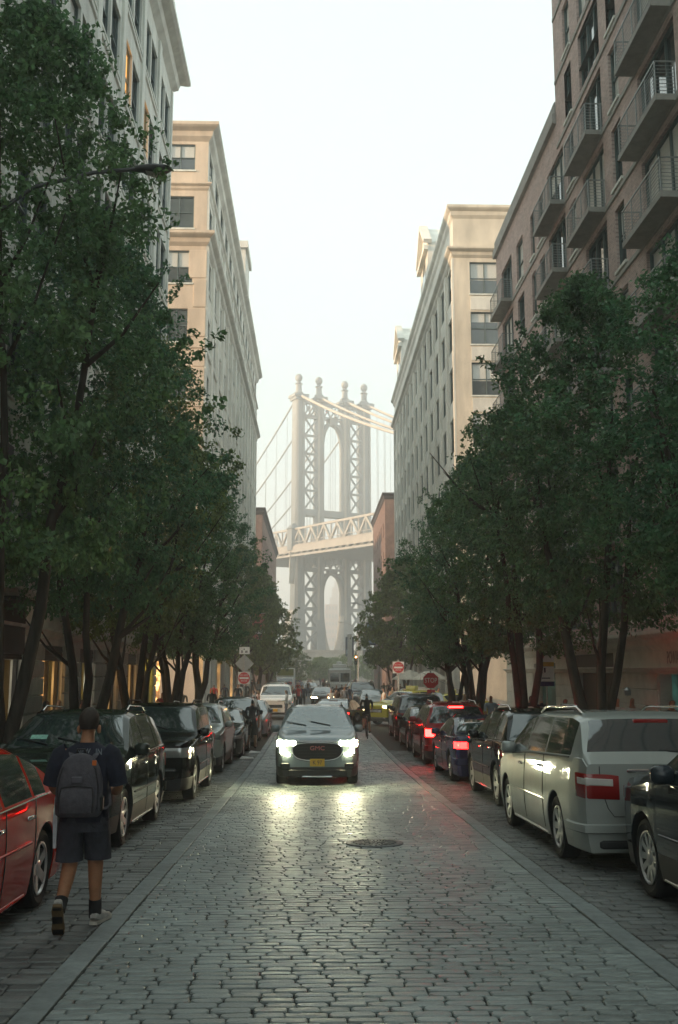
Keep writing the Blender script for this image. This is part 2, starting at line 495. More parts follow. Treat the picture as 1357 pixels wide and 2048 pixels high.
class Facade:
    """a wall plane in its own frame: x along the wall as seen from outside, z up, y into the building"""
    def __init__(s, b, kind, plane, a0, a1):
        s.b, s.kind, s.plane, s.a0, s.a1 = b, kind, plane, a0, a1
        s.W = a1 - a0
        if kind == 'L': s.o, s.rz = Vector((plane, a0, 0)), R(90)
        elif kind == 'R': s.o, s.rz = Vector((plane, a1, 0)), R(-90)
        else: s.o, s.rz = Vector((a0, plane, 0)), 0.0
        s.base = Vector(b.location)
        s.ops = []
    def u(s, a): return a - s.a0 if s.kind != 'R' else s.a1 - a
    def wpos(s, u, z, dy=0.0):
        c, sn = math.cos(s.rz), math.sin(s.rz)
        return Vector((s.o.x + u * c - dy * sn, s.o.y + u * sn + dy * c, z)) - s.base
    def put(s, name, mesh, u=0, z=0, dy=0, parent=None):
        return link(name, mesh, parent or s.b, s.wpos(u, z, dy), (0, 0, s.rz))
    def mb(s, name, mb, mats, u=0, z=0, dy=0, smooth=None):
        return s.put(name, mb.mesh(name, mats, smooth), u, z, dy)
    def wall(s, z0, z1, mat, depth=.28, rev=None):
        ops = [o for o in s.ops if o[3] > z0 and o[2] < z1]
        us = sorted(set([0, s.W] + [a for o in ops for a in o[:2]])); zs = sorted(set([z0, z1] + [min(z1, max(z0, a)) for o in ops for a in o[2:4]]))
        mb = MB()
        for i in range(len(us) - 1):
            for j in range(len(zs) - 1):
                cu, cz = (us[i] + us[i + 1]) / 2, (zs[j] + zs[j + 1]) / 2
                if any(o[0] < cu < o[1] and o[2] < cz < o[3] for o in ops): continue
                mb.add([(us[i], 0, zs[j]), (us[i + 1], 0, zs[j]), (us[i + 1], 0, zs[j + 1]), (us[i], 0, zs[j + 1])], [(0, 1, 2, 3)])
        for a, b_, c, d in ops:
            q = [(a, 0, c), (b_, 0, c), (b_, 0, d), (a, 0, d)]; k = [(x, depth, z) for x, y, z in q]
            mb.add(q + k, [(0, 4, 5, 1), (1, 5, 6, 2), (2, 6, 7, 3), (3, 7, 4, 0)])
        return s.mb('wall', mb, mat)

WIN_CACHE = {}
def window_meshes(w, h, cols, rows, fm, fw=.07, blind=0, bm=None, sill=True):
    key = (round(w, 3), round(h, 3), cols, rows, fm.name, blind, sill)
    if key in WIN_CACHE: return WIN_CACHE[key]
    g = MB(); g.add([(0, .2, 0), (w, .2, 0), (w, .2, h), (0, .2, h)], [(0, 1, 2, 3)])
    gl = g.mesh('window', WGLASS)
    f = MB()
    f.box(0, fw, .1, .19, 0, h); f.box(w - fw, w, .1, .19, 0, h); f.box(fw, w - fw, .1, .19, 0, fw); f.box(fw, w - fw, .1, .19, h - fw, h)
    for i in range(1, cols): f.box(w * i / cols - fw * .45, w * i / cols + fw * .45, .115, .19, fw, h - fw)
    for j in range(1, rows):
        for i in range(cols):
            a = fw if i == 0 else w * i / cols + fw * .45; b_ = w - fw if i == cols - 1 else w * (i + 1) / cols - fw * .45
            f.box(a, b_, .13, .19, h * j / rows - fw * .4, h * j / rows + fw * .4)
    fr_ = f.mesh('frame', fm)
    si = None
    if sill:
        q = MB(); q.box(-.08, w + .08, -.08, .19, -.11, -.005); si = q.mesh('sill', LIME)
    bl = None
    if blind:
        q = MB(); q.box(fw, w - fw, .192, .197, h * (1 - blind), h - fw); bl = q.mesh('blind', BLIND)
    WIN_CACHE[key] = (gl, fr_, si, bl)
    return WIN_CACHE[key]

def add_window(F, u, z, w, h, cols=2, rows=2, fm=None, blind=0, sill=True, cut=True, glass=None, detail=True):
    fm = fm or FRAMEG
    if cut: F.ops.append((u, u + w, z, z + h))
    gl, fr_, si, bl = window_meshes(w, h, cols, rows, fm, blind=blind, sill=sill)
    o = F.put('window', gl, u, z)
    if glass:
        m2 = gl.copy(); m2.materials[0] = glass; o.data = m2
    link('frame', fr_, o)
    if si and detail: link('sill', si, o)
    if bl and not glass: link('blind', bl, o)
    return o

def shell(b, x0, x1, y0, y1, z0, z1, mat, skip=(), roofmat=None):
    """the plain sides and roof of a building; skip names the faces that are detailed facades"""
    mb = MB(); base = b.location
    def q(a): mb.add([(p[0] - base.x, p[1] - base.y, p[2]) for p in a], [(0, 1, 2, 3)])
    if 'x0' not in skip: q([(x0, y0, z0), (x0, y0, z1), (x0, y1, z1), (x0, y1, z0)])
    if 'x1' not in skip: q([(x1, y0, z0), (x1, y1, z0), (x1, y1, z1), (x1, y0, z1)])
    if 'y0' not in skip: q([(x0, y0, z0), (x1, y0, z0), (x1, y0, z1), (x0, y0, z1)])
    if 'y1' not in skip: q([(x0, y1, z0), (x0, y1, z1), (x1, y1, z1), (x1, y1, z0)])
    if mb.f: mb.build('side_wall', mat, b)
    r = MB(); r.add([(x0 - base.x, y0 - base.y, z1), (x1 - base.x, y0 - base.y, z1), (x1 - base.x, y1 - base.y, z1), (x0 - base.x, y1 - base.y, z1)], [(0, 1, 2, 3)])
    r.build('roof', roofmat or ROOFM, b)

def band(F, u0, u1, z0, z1, out, mat, name='cornice', prof=None, cap_left=False, cap_right=False):
    """a projecting moulding along the wall; profile steps outwards with height"""
    prof = prof or [(0, 0), (.35, .25), (.45, .55), (.85, .7), (1, .8), (1, 1), (0, 1)]
    P = [(-out * a, z0 + (z1 - z0) * c) for a, c in prof]
    mb = MB()
    e0 = out if cap_left else 0; e1 = out if cap_right else 0
    mb.loft([[(u0 - e0 * (-p[0] / out), p[0], p[1]) for p in P], [(u1 + e1 * (-p[0] / out), p[0], p[1]) for p in P]], True, True)
    return F.mb(name, mb, mat)

# ---- left, near: tall pale stone loft building with lit shops
b = thing('stone_loft_building', 'tall pale stone loft building with lit shop windows behind the trees', 'building', (-7.3, 11, gz(11)))
F = Facade(b, 'L', -7.3, -26, 47.0)
ZT = 44.0
bays = [45.0 - 4.1 * k for k in range(6)]            # bay centres along the street
floors = [4.55, 8.4, 12.2, 16.0, 19.8, 23.6, 27.4, 32.2, 36.0, 39.8]
lit = {(2, 5): WARMWIN, (1, 5): WARMWIN, (4, 5): WARMWIN}
for k, c in enumerate(bays):
    for j, z in enumerate(floors):
        if (k > 4 and j > 5): continue
        for s_, du in ((0, -1.62), (1, .10)):
            add_window(F, F.u(c) + du, z, 1.52, 2.45, 1, 2, FRAMEG, blind=(.45 if (k * 7 + j * 3 + s_) % 4 == 0 else 0), glass=lit.get((k, j)) if s_ == 0 else None)
    # shop opening
    F.ops.append((F.u(c) - 1.12, F.u(c) + 1.12, -.45, 2.55))
F.ops = [o for o in F.ops]
F.wall(-1.1, 30.6, LIME, .3)
F.wall(30.6, ZT, LIME, .3)
for k, c in enumerate(bays):
    u = F.u(c)
    mb = MB(); mb.box(u - 1.12, u + 1.12, .45, .46, -.45, 2.2); F.mb('shop_display', mb, SHOPYEL if k == 0 else (SHOPLIT if k in (1, 4, 2) else SHOPPALE))
    mb = MB(); mb.add([(u - 1.05, .16, -.3), (u + 1.05, .16, -.3), (u + 1.05, .16, 2.1), (u - 1.05, .16, 2.1)], [(0, 1, 2, 3)])
    gg = M('shop_glass', (.02, .02, .02), .03, var=0, spec=.8)
    f = MB()
    for a, c_ in ((u - 1.12, u - 1.04), (u + 1.04, u + 1.12), (u - .04, u + .04)): f.box(a, c_, .12, .22, -.45, 2.2)
    f.box(u - 1.12, u + 1.12, .10, .24, -.45, -.1); F.mb('shop_frame', f, DARKMETAL)
    if k != 0:
        f = MB()
        for i in range(6): f.box(u - 1.12, u + 1.12, .02 + .012 * (i % 2), .25, 2.12 + i * .07, 2.12 + i * .07 + .066)
        F.mb('roller_shutter', f, SHUT)
    # things standing in the display
    for i in range(4):
        f = MB(); x = u - .8 + i * .5 + random.uniform(-.1, .1); hgt = random.uniform(.5, 1.5)
        f.lathe([(.02, -.4), (.09, -.38), (.05, -.1 + hgt * .3), (.13, hgt * .6), (.1, hgt * .8), (.03, hgt)], 8, c=(x, .36, 0)); F.mb('shop_mannequin', f, M('display_goods', (.35, .3, .24), .6, var=.5, rnd=.5), smooth=60)
    # rusticated pier stones between the openings
    for side in (1,):
        u0, u1 = u + 1.14, u + 4.1 - 1.14
        if k == 0: u1 = min(u1, F.W)
        z = -.6
        for i in range(7):
            f = MB(); f.bbox(u0 + .01, u1 - .01, -.075, .1, z + .012, z + .44, .02); F.mb('pier_stone', f, M('pier_stone', (.42, .42, .38), .8, var=.14, scale=3, bump=.25, rnd=.1))
            z += .452
# name fascia over the last shop
f = MB(); f.box(F.u(bays[0]) - 1.9, F.u(bays[0]) + 1.95, -.12, .1, 2.36, 3.1); fas = F.mb('sign_fascia', f, M('fascia_brown', (.03, .022, .016), .5))
lettering('IG·N', .52, M('sign_letters_cream', (.75, .62, .42), .5, emis=(.8, .6, .35), es=.25), b, F.wpos(F.u(46.2), 2.7, -.13), (R(90), 0, R(90)))
f = MB(); f.box(F.u(bays[0]) - 1.0, F.u(bays[0]) + 1.0, .3, .4, 1.62, 2.15); F.mb('light_panel', f, M('yellow_light', (.8, .6, .03), .5, emis=(.95, .72, .03), es=.9))
band(F, 0, F.W, 2.72, 2.98, .22, LIME, 'ledge')
band(F, 0, F.W, 3.55, 3.85, .3, LIME, 'ledge')
band(F, 0, F.W, 30.9, 32.0, .85, LIME, 'cornice', cap_right=True)
for z in floors[1:]:
    band(F, 0, F.W, z - .42, z - .2, .07, LIME, 'string_course', [(0, 0), (1, .2), (1, .9), (0, 1)])
for k in range(7):
    u0 = F.u(bays[0] + 2.05 - 4.1 * k); f = MB(); f.box(u0 - .3, u0 + .3 if k else F.W, -.1, .02, 3.9, 30.85); F.mb('pier', f, LIME)
shell(b, -22.5, -7.3, -26, 47, -1.1, ZT, LIME, ('x1',))
# dark hanging shop banner on the near end of the facade
f = MB(); f.box(-.9, .9, -.16, 0, -.75, .5); sg = F.mb('sign_board', f, M('navy_board', (.01, .011, .018), .5), F.u(24.2), 3.0, -.02)
f = MB(); f.box(F.u(24.2) - 1.1, F.u(24.2) + 1.1, -.5, -.02, 3.46, 3.54); F.mb('sign_canopy', f, DARKMETAL)
# window air of the first floor near end: grey infill panel
f = MB(); f.box(F.u(22.5) - 1.4, F.u(22.5) + 1.4, -.03, .1, 4.0, 7.2); F.mb('infill_panel', f, M('mauve_panel', (.12, .11, .13), .6))

# ---- left, far: cream corner building with peach front
b = thing('cream_corner_building', 'cream ten storey corner building with peach coloured front beyond the crossing', 'building', (-7.3, 64, -.77))
FS = Facade(b, 'L', -7.3, 64, 122.5); FF = Facade(b, 'F', 64, -30, -7.3)
fl2 = [35.7, 31.5, 27.6, 23.5, 19.5, 15.5, 11.5, 7.5]
n2 = 14
for j, z in enumerate(fl2):
    for k in range(n2):
        c = 64 + 58.5 / n2 * (k + .5)
        add_window(FS, FS.u(c) - 1.25, z, 2.5, (1.9 if j == 0 else 2.3), 2, 2, FRAMEG, blind=(.4 if (k * 3 + j) % 5 == 0 else 0), detail=(k < 8))
    for k in range(3):
        add_window(FF, FF.u(-10.2 - 4.2 * k), z, 2.0, (1.9 if j == 0 else 2.3), 2, 2, FRAMEG, blind=(.5 if (k + j) % 2 == 0 else 0))
for k in range(n2):
    c = 64 + 58.5 / n2 * (k + .5); FS.ops.append((FS.u(c) - 1.4, FS.u(c) + 1.4, -.6, 4.0))
FF.ops.append((FF.u(-12.6), FF.u(-9.6), -.6, 3.4)); FF.ops.append((FF.u(-18.0), FF.u(-14.0), -.6, 3.4))
FS.wall(-1.1, 38.5, CREAM); FF.wall(-1.1, 38.5, PEACH)
for k in range(n2):
    c = 64 + 58.5 / n2 * (k + .5); f = MB(); u = FS.u(c); f.box(u - 1.4, u + 1.4, .3, .31, -.6, 4.0); FS.mb('shop_window', f, WGLASS if k % 3 else SHOPLIT)
    f = MB(); f.box(u - 1.4, u + 1.4, .12, .28, 2.9, 3.1); f.box(u - .05, u + .05, .12, .28, -.6, 2.9); FS.mb('shop_frame', f, DARKMETAL)
for a, c_ in ((-12.6, -9.6), (-18.0, -14.0)):
    f = MB(); f.box(FF.u(a), FF.u(c_), .3, .31, -.6, 3.4); FF.mb('shop_window', f, SHOPLIT)
    f = MB(); f.box(FF.u(a), FF.u(c_), .12, .28, 2.5, 2.68); f.box(FF.u((a + c_) / 2) - .06, FF.u((a + c_) / 2) + .06, .12, .28, -.6, 2.5); FF.mb('shop_frame', f, DARKMETAL)
for Fx, mat in ((FS, CREAM), (FF, PEACH)):
    cl = Fx is FS
    band(Fx, 0, Fx.W, 37.8, 38.9, .75, mat, 'cornice', cap_left=cl, cap_right=not cl)
    band(Fx, 0, Fx.W, 34.2, 34.7, .3, mat, 'string_course', cap_left=cl, cap_right=not cl)
    band(Fx, 0, Fx.W, 30.2, 31.1, .6, mat, 'cornice', cap_left=cl, cap_right=not cl)
    band(Fx, 0, Fx.W, 4.5, 5.3, .5, mat, 'cornice', cap_left=cl, cap_right=not cl)
    for z in fl2[3:]: band(Fx, 0, Fx.W, z - .5, z - .25, .12, mat, 'string_course', [(0, 0), (1, .2), (1, .9), (0, 1)])
for k in range(n2 + 1):
    u = FS.u(64 + 58.5 / n2 * k); f = MB(); f.box(max(0, u - .55), min(FS.W, u + .55), -.16, .02, 5.3, 30.2); f.box(max(0, u - .5), min(FS.W, u + .5), -.12, .02, 31.1, 34.2); FS.mb('pier', f, CREAM)
for k in range(12):      # quoins on the corner of the peach front
    f = MB(); z = 5.4 + k * 2.05; f.bbox(FF.W - (1.15 if k % 2 else .8), FF.W + .05, -.05, .1, z, z + 1.95, .02); FF.mb('quoin', f, PEACH)
shell(b, -30, -7.3, 64, 122.5, -1.1, 38.5, CREAM, ('x1', 'y0'))
f = MB(); f.box(FS.u(95.5), FS.u(101.0), -.35, 3.5, 38.4, 44.0); f.box(FS.u(95.2), FS.u(101.3), -.6, 3.8, 44.0, 44.7); FS.mb('roof_pavilion', f, CREAM)

# ---- left, third: red brick warehouse
b = thing('red_brick_warehouse', 'low red brick warehouse with chimney beyond the cream building', 'building', (-7.3, 141, -.77))
F = Facade(b, 'L', -7.3, 141, 196); FF = Facade(b, 'F', 141, -26, -7.3)
for j in range(5):
    for k in range(13): add_window(F, 1.4 + 4.1 * k, 3.6 + 4.0 * j, 1.3, 2.3, 2, 2, FRAMEW, detail=False)
    for k in range(3): add_window(FF, FF.u(-10.6 - 4 * k), 3.6 + 4.0 * j, 1.4, 2.3, 2, 2, FRAMEW, detail=False)
F.wall(-1.1, 24.6, BRICK2); FF.wall(-1.1, 24.6, BRICK2)
band(F, 0, F.W, 24.0, 25.0, .45, M('iron_cornice', (.06, .05, .05), .7), 'cornice', cap_left=True); band(FF, 0, FF.W, 24.0, 25.0, .45, MATS['iron_cornice'], 'cornice', cap_right=True)
shell(b, -26, -7.3, 141, 196, -1.1, 24.6, BRICK2, ('x1', 'y0'))
f = MB(); f.box(-2.6, -1.2, 17, 19, 24.5, 28.0); f.box(-2.8, -1.0, 16.8, 19.2, 28.0, 28.4); f.build('chimney', BRICK2, b)

# ---- right, near: brick apartment building with balconies
b = thing('brick_apartment_building', 'brown brick apartment building with rows of railed balconies', 'building', (10, 20, gz(20)))
F = Facade(b, 'R', 10.0, -20, 52.0)
TOWER_Y = 38.2                                        # nearer than this the building rises higher
slabs = [3.2 + 2.86 * k for k in range(0, 12)]
cols = [(45.2, 46.7, 1), (47.9, 50.6, 2), (42.7, 43.5, 1), (37.3, 40.1, 2), (35.7, 36.7, 1), (32.0, 34.6, 2), (30.1, 31.1, 1), (25.2, 28.3, 2), (40.9, 41.9, 1), (21.5, 23.0, 1)]
for ya, yb, nc in cols:
    for k, zs in enumerate(slabs):
        if zs > 21.5 and yb > TOWER_Y: continue
        if zs > 30: continue
        add_window(F, F.u(yb), zs + .22, yb - ya, 2.28 if nc == 2 else 2.1, nc if nc == 1 else 3, 1 if nc == 2 else 2, FRAMEG, blind=(.85 if (k * 5 + int(ya)) % 3 == 0 else (.4 if (k + int(ya)) % 3 == 1 else 0)), sill=(nc == 1))
# ground floor openings
F.ops += [(F.u(38.6), F.u(33.4), -.5, 2.45), (F.u(29.0), F.u(24.6), -.35, 1.75), (F.u(45.5), F.u(41.5), -.4, 2.2)]
F.wall(2.95, 24.9, BRICK, .2)
G = F.wall(-1.1, 2.95, PAINTW, .35)
FT = Facade(b, 'R', 10.001, -20, TOWER_Y); FT.ops = [(F_[0] - (F.W - FT.W), F_[1] - (F.W - FT.W), F_[2], F_[3]) for F_ in F.ops]
FT.wall(24.9, 34, BRICK, .2)
band(F, 0, F.u(TOWER_Y), 24.3, 25.3, .16, CONC, 'parapet_coping', [(0, 0), (1, .05), (1, .45), (.4, .5), (.4, .95), (0, 1)], cap_left=True)
band(F, 0, F.W, 2.45, 3.0, .35, PAINTW, 'cornice', cap_left=True)
band(F, 0, F.W, 1.78, 1.98, .2, PAINTW, 'ledge')
for zs in slabs[1:]:
    w1 = F.W
    band(F, 0 if zs < 23 else F.u(TOWER_Y) + .1, w1, zs - .12, zs + .06, .05, CONC, 'floor_band', [(0, 0), (1, .1), (1, .9), (0, 1)])
# rusticated ground floor courses, painted
for ya, yb in ((38.7, 41.4), (29.1, 33.3), (45.6, 51.9)):
    for i in range(5):
        f = MB(); f.bbox(F.u(yb) + .01, F.u(ya) - .01, -.05, .08, -.55 + i * .465, -.55 + i * .465 + .45, .015); F.mb('course_stone', f, PAINTW)
f = MB(); f.box(F.u(38.6), F.u(33.4), .35, .36, -.5, 2.45); F.mb('doorway', f, DARKDOOR)
f = MB(); f.box(F.u(36.1), F.u(35.9), .1, .34, -.5, 2.0); f.box(F.u(38.6), F.u(33.4), .05, .34, 2.0, 2.45); F.mb('door_frame', f, DARKDOOR)
f = MB(); f.box(F.u(29.0), F.u(24.6), .35, .36, -.35, 1.75); F.mb('shop_window', f, SHOPTEAL)
f = MB(); f.box(F.u(27.2), F.u(27.0), .1, .34, -.35, 1.75); F.mb('shop_frame', f, DARKMETAL)
f = MB(); f.box(F.u(45.5), F.u(41.5), .35, .36, -.4, 2.2); F.mb('shop_window', f, SHOPTEAL)
lettering('POWA PO', .5, M('faded_letters', (.2, .19, .17), .7), b, F.wpos(F.u(27.6), 2.2, -.006), (R(90), 0, R(-90)), sx=.6)
# wall lamp
f = MB(); f.lathe([(.02, -.12), (.09, -.1), (.11, .05), (.05, .12), (.02, .14)], 10); F.mb('wall_lamp', f, STEEL, F.u(31.6), 1.2, -.14, smooth=40)

def balcony_meshes(w, out=.62, h=1.02):
    s_ = MB(); s_.box(0, w, -out, -.003, -.16, .02); sl = s_.mesh('balcony', CONC)
    r = MB()
    r.box(.02, .05, -out + .02, 0, h - .03, h + .01); r.box(w - .05, w - .02, -out + .02, 0, h - .03, h + .01); r.box(.02, w - .02, -out + .02, -out + .06, h - .03, h + .01)
    for i in range(int(w / .85) + 1):
        x = .03 + (w - .09) * i / int(w / .85); r.box(x, x + .035, -out + .025, -out + .055, .02, h - .03)
    for x in (.025, w - .055): r.box(x, x + .03, -.06, -.02, .02, h - .03)
    rl = r.mesh('railing', RAIL)
    rods = []
    for i in range(8):
        q = MB(); z = .12 + i * .108
        q.box(.03, w - .03, -out + .033, -out + .047, z, z + .014); q.box(.03, .044, -out + .05, -.02, z, z + .014); q.box(w - .044, w - .03, -out + .05, -.02, z, z + .014)
        rods.append(q.mesh('rail_bar', RAIL))
    return sl, rl, rods
BALC = {}
for ya, yb in ((25.2, 28.6), (32.0, 35.0), (37.2, 40.3), (47.8, 50.9)):
    for zs in slabs[1:]:
        if zs > 21.5 and yb > TOWER_Y + 1: continue
        if zs > 27 or (zs > 21.5 and ya > 30): continue
        w = round(yb - ya, 2)
        if w not in BALC: BALC[w] = balcony_meshes(w)
        sl, rl, rods = BALC[w]
        o = F.put('balcony', sl, F.u(yb), zs + .075)
        rr = link('railing', rl, o)
        for q in rods: link('rail_bar', q, o)
shell(b, 10, 34, -20, 52, -1.1, 24.9, BRICK, ('x0',))
mbx = MB(); mbx.add([(0.001, TOWER_Y - 20, 24.9 ), (0.001 + 20, TOWER_Y - 20, 24.9), (20, TOWER_Y - 20, 34), (0.001, TOWER_Y - 20, 34)], [(0, 3, 2, 1)]); mbx.build('side_wall', BRICK, b)

# ---- right, far: tan corner building with stone piers
b = thing('tan_corner_building', 'tan corner building with long cream pier facade and roof gables', 'building', (10, 68, -.77))
FS = Facade(b, 'R', 10.0, 68, 120.5); FF = Facade(b, 'F', 68, 10.0, 34)
flr = [27.9 - 3.75 * k for k in range(7)]
nb_ = 13; pit = 52.5 / nb_
flr_top = 28.6
for k in range(nb_):
    c = 68 + pit * (k + .5)
    for j in range(7):
        z = flr_top - 3.75 * j
        if z < 4.5: continue
        add_window(FS, FS.u(c) - 1.3, z, 2.6, 2.5, 2, 2, FRAMEG, blind=(.4 if (k + 2 * j) % 5 == 0 else 0), detail=False)
    FS.ops.append((FS.u(c) - 1.35, FS.u(c) + 1.35, -.6, 4.0))
for j in range(7):
    z = flr_top - 3.75 * j
    if z < 4.5: continue
    for k in range(4): add_window(FF, 1.15 + 4.3 * k, z, 2.1, 2.4, 2, 2, FRAMEG, blind=(.55 if (j + k) % 2 == 0 else .3))
FF.ops += [(5.2, 7.2, -.6, 2.6), (9, 12, -.6, 3.2)]
FS.wall(-1.1, 34.9, CREAM, .34); FF.wall(-1.1, 34.9, TAN)
for k in range(nb_):
    c = 68 + pit * (k + .5); u = FS.u(c); f = MB(); f.box(u - 1.35, u + 1.35, .34, .35, -.6, 4.0); FS.mb('shop_window', f, WGLASS)
    f = MB(); f.box(u - 1.35, u + 1.35, .12, .3, 2.7, 2.9); FS.mb('shop_frame', f, DARKMETAL)
for a, c_ in ((5.2, 7.2), (9, 12)):
    f = MB(); f.box(a, c_, .3, .31, -.6, 3.2); FF.mb('shop_window', f, WGLASS)
    f = MB(); f.box(a, c_, .12, .28, 2.3, 2.45); FF.mb('shop_frame', f, DARKMETAL)
for Fx, mat in ((FS, CREAM), (FF, TAN)):
    cr_ = Fx is FS
    band(Fx, 0, Fx.W, 34.3, 35.2, .45, mat, 'cornice', cap_right=cr_, cap_left=not cr_)
    band(Fx, 0, Fx.W, 31.3, 32.0, .5, mat, 'cornice', cap_right=cr_, cap_left=not cr_)
    band(Fx, 0, Fx.W, 4.3, 4.9, .35, mat, 'cornice', cap_right=cr_, cap_left=not cr_)
for k in range(nb_ + 1):
    u = FS.u(68 + pit * k); f = MB(); f.box(max(0, u - .45), min(FS.W, u + .45), -.14, .02, 4.9, 31.3); FS.mb('pier', f, CREAM)
for j in range(1, 7):
    z = flr_top - 3.75 * j
    for k in range(4):
        f = MB(); f.box(1.15 + 4.3 * k, 3.25 + 4.3 * k, -.05, .03, z + 2.55, z + 3.55); FF.mb('spandrel', f, CREAM)
for ya, yb in ((80.5, 86.2), (106, 112.4)):       # roof gables rising over the street front
    ua, ub = FS.u(yb), FS.u(ya); um = (ua + ub) / 2
    f = MB()
    pr = [(ua, 34.9), (ub, 34.9), (ub, 38.2), (um, 40.6), (ua, 38.2)]
    f.loft([[(x, -.35, z) for x, z in pr], [(x, 2.6, z) for x, z in pr]])
    g_ = FS.mb('roof_gable', f, CREAM)
    q = MB(); q.bar((ua - .3, -.4, 38.1), (um, -.4, 40.75), .7, .35); q.bar((um, -.4, 40.75), (ub + .3, -.4, 38.1), .7, .35); q.box(ua - .2, ub + .2, -.7, -.36, 37.4, 37.8)
    FS.mb('gable_moulding', q, CREAM)
    q = MB(); q.box(um - 1.0, um + 1.0, -.37, -.353, 35.3, 37.2); FS.mb('gable_window', q, WGLASS)
shell(b, 10, 34, 68, 120.5, -1.1, 34.9, TAN, ('x0', 'y0'))

# ---- right, third: brick gable beyond
b = thing('brick_gable_building', 'distant red brick building below the bridge deck', 'building', (10, 138, -.77))
F = Facade(b, 'R', 10, 138, 166); FF = Facade(b, 'F', 138, 10, 30)
for j in range(5):
    for k in range(6): add_window(F, 1.6 + 4.4 * k, 4 + 4.2 * j, 1.3, 2.2, 2, 2, FRAMEW, detail=False)
    for k in range(4): add_window(FF, 1.6 + 4.4 * k, 4 + 4.2 * j, 1.3, 2.2, 2, 2, FRAMEW, detail=False)
F.wall(-1.1, 26.3, BRICK2); FF.wall(-1.1, 26.3, BRICK2)
band(F, 0, F.W, 25.8, 26.7, .4, MATS['iron_cornice'], 'cornice', cap_right=True); band(FF, 0, FF.W, 25.8, 26.7, .4, MATS['iron_cornice'], 'cornice', cap_left=True)
shell(b, 10, 30, 138, 166, -1.1, 26.3, BRICK2, ('x0', 'y0'))
# low pale houses near the water
for x, y, w, h, lab in ((-34, 262, 24, 19, 'distant pale low block left of the bridge tower'), (-22, 232, 14, 10, 'small distant whitewashed shed left of the bridge pier')):
    b = thing('waterfront_block', lab, 'building', (x, y, -1.05))
    F = Facade(b, 'F', y, x - w / 2, x + w / 2)
    for j in range(int(h / 4)):
        for k in range(int(w / 4)): add_window(F, 1.2 + 4 * k, 1.2 + 4 * j, 1.6, 1.9, 2, 1, FRAMEW, detail=False)
    F.wall(-1.05, h, CREAM); shell(b, x - w / 2, x + w / 2, y, y + 14, -1.05, h, CREAM, ('y0',))
# ------------------------------------------------------------------ the suspension bridge and the far shore
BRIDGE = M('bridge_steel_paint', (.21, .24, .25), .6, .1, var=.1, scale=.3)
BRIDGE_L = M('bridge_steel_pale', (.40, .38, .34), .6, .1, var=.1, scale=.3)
PIERS = M('granite_pier', (.33, .29, .24), .9, var=.2, scale=.2, bump=.3, bscale=2)
br = thing('suspension_bridge', 'tall steel suspension bridge tower with deck and cables closing the street', 'bridge', (6.5, 352.5, -1.0), R(27))
br.scale = (.89, .82, 1)
def bp(mb, name, mat=BRIDGE, par=None, smooth=None): return mb.build(name, mat, par or br, smooth=smooth)
OUT = [(-17.2, -13.0), (13.0, 17.2)]; INN = [(-7.5, -4.5), (4.5, 7.5)]
DT = 2.2
for a, c in OUT + INN:
    mb = MB()
    m_ = (a + c) / 2
    rings = []
    for z, k in ((9, 1.5), (14, 1.28), (22, 1.1), (34, 1.0), (45, 1.0), (100, .92)):
        w2 = (c - a) / 2 * (k if (a, c) in OUT else (1 + (k - 1) * .8)); d2 = DT * k
        rings.append([(m_ - w2, -d2, z), (m_ + w2, -d2, z), (m_ + w2, d2, z), (m_ - w2, d2, z)])
    mb.loft(rings)
    co = bp(mb, 'column')
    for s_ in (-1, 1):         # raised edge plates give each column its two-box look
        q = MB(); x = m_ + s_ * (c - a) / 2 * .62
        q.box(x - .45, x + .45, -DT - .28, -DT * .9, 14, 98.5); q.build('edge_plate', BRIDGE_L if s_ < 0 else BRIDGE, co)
    q = MB(); h0 = (c - a) / 2 + .5
    q.box(m_ - h0, m_ + h0, -DT - .8, DT + .8, 98.6, 99.6); q.box(m_ - h0 - .5, m_ + h0 + .5, -DT - 1.3, DT + 1.3, 99.6, 100.6); q.build('capital', BRIDGE, co)
    q = MB(); q.lathe([(1.9, 100.6), (1.9, 101.6), (1.3, 102.0), (1.15, 104.4), (1.7, 104.8), (1.0, 105.2), (.75, 105.7)], 10, c=(m_, 0, 0))
    q.lathe([(1.55 * math.sin(math.pi * i / 8) + .01, 107.0 - 1.55 * math.cos(math.pi * i / 8)) for i in range(9)], 12, c=(m_, 0, 0)); q.build('finial', BRIDGE, co, smooth=50)
def cross(a, c, z0, z1, y, th=.62):
    q = MB(); q.bar((a, y, z0), (c, y, z1), .5, th); bp(q, 'brace')
    q = MB(); q.bar((a, y + .3, z1), (c, y + .3, z0), .5, th); bp(q, 'brace')
    m_, zz = (a + c) / 2, (z0 + z1) / 2
    q = MB(); q.lathe([(.62, -.4), (.62, .4)], 8, 'y', (m_, y, zz), cap0=True, cap1=True); bp(q, 'gusset')
for a, c in ((-13.1, -7.4), (7.4, 13.1)):
    n = 5; z0, z1 = 59.5, 92.5
    for k in range(n):
        cross(a, c, z0 + (z1 - z0) * k / n, z0 + (z1 - z0) * (k + 1) / n, -1.8)
        q = MB(); zz = z0 + (z1 - z0) * (k + 1) / n; q.box(a, c, -2.2, -1.2, zz - .35, zz + .35); bp(q, 'strut')
    n = 4; z0, z1 = 11, 38
    for k in range(n):
        cross(a, c, z0 + (z1 - z0) * k / n, z0 + (z1 - z0) * (k + 1) / n, -2.0, .85)
        q = MB(); zz = z0 + (z1 - z0) * (k + 1) / n; q.box(a, c, -2.5, -1.4, zz - .6, zz + .6); bp(q, 'strut')
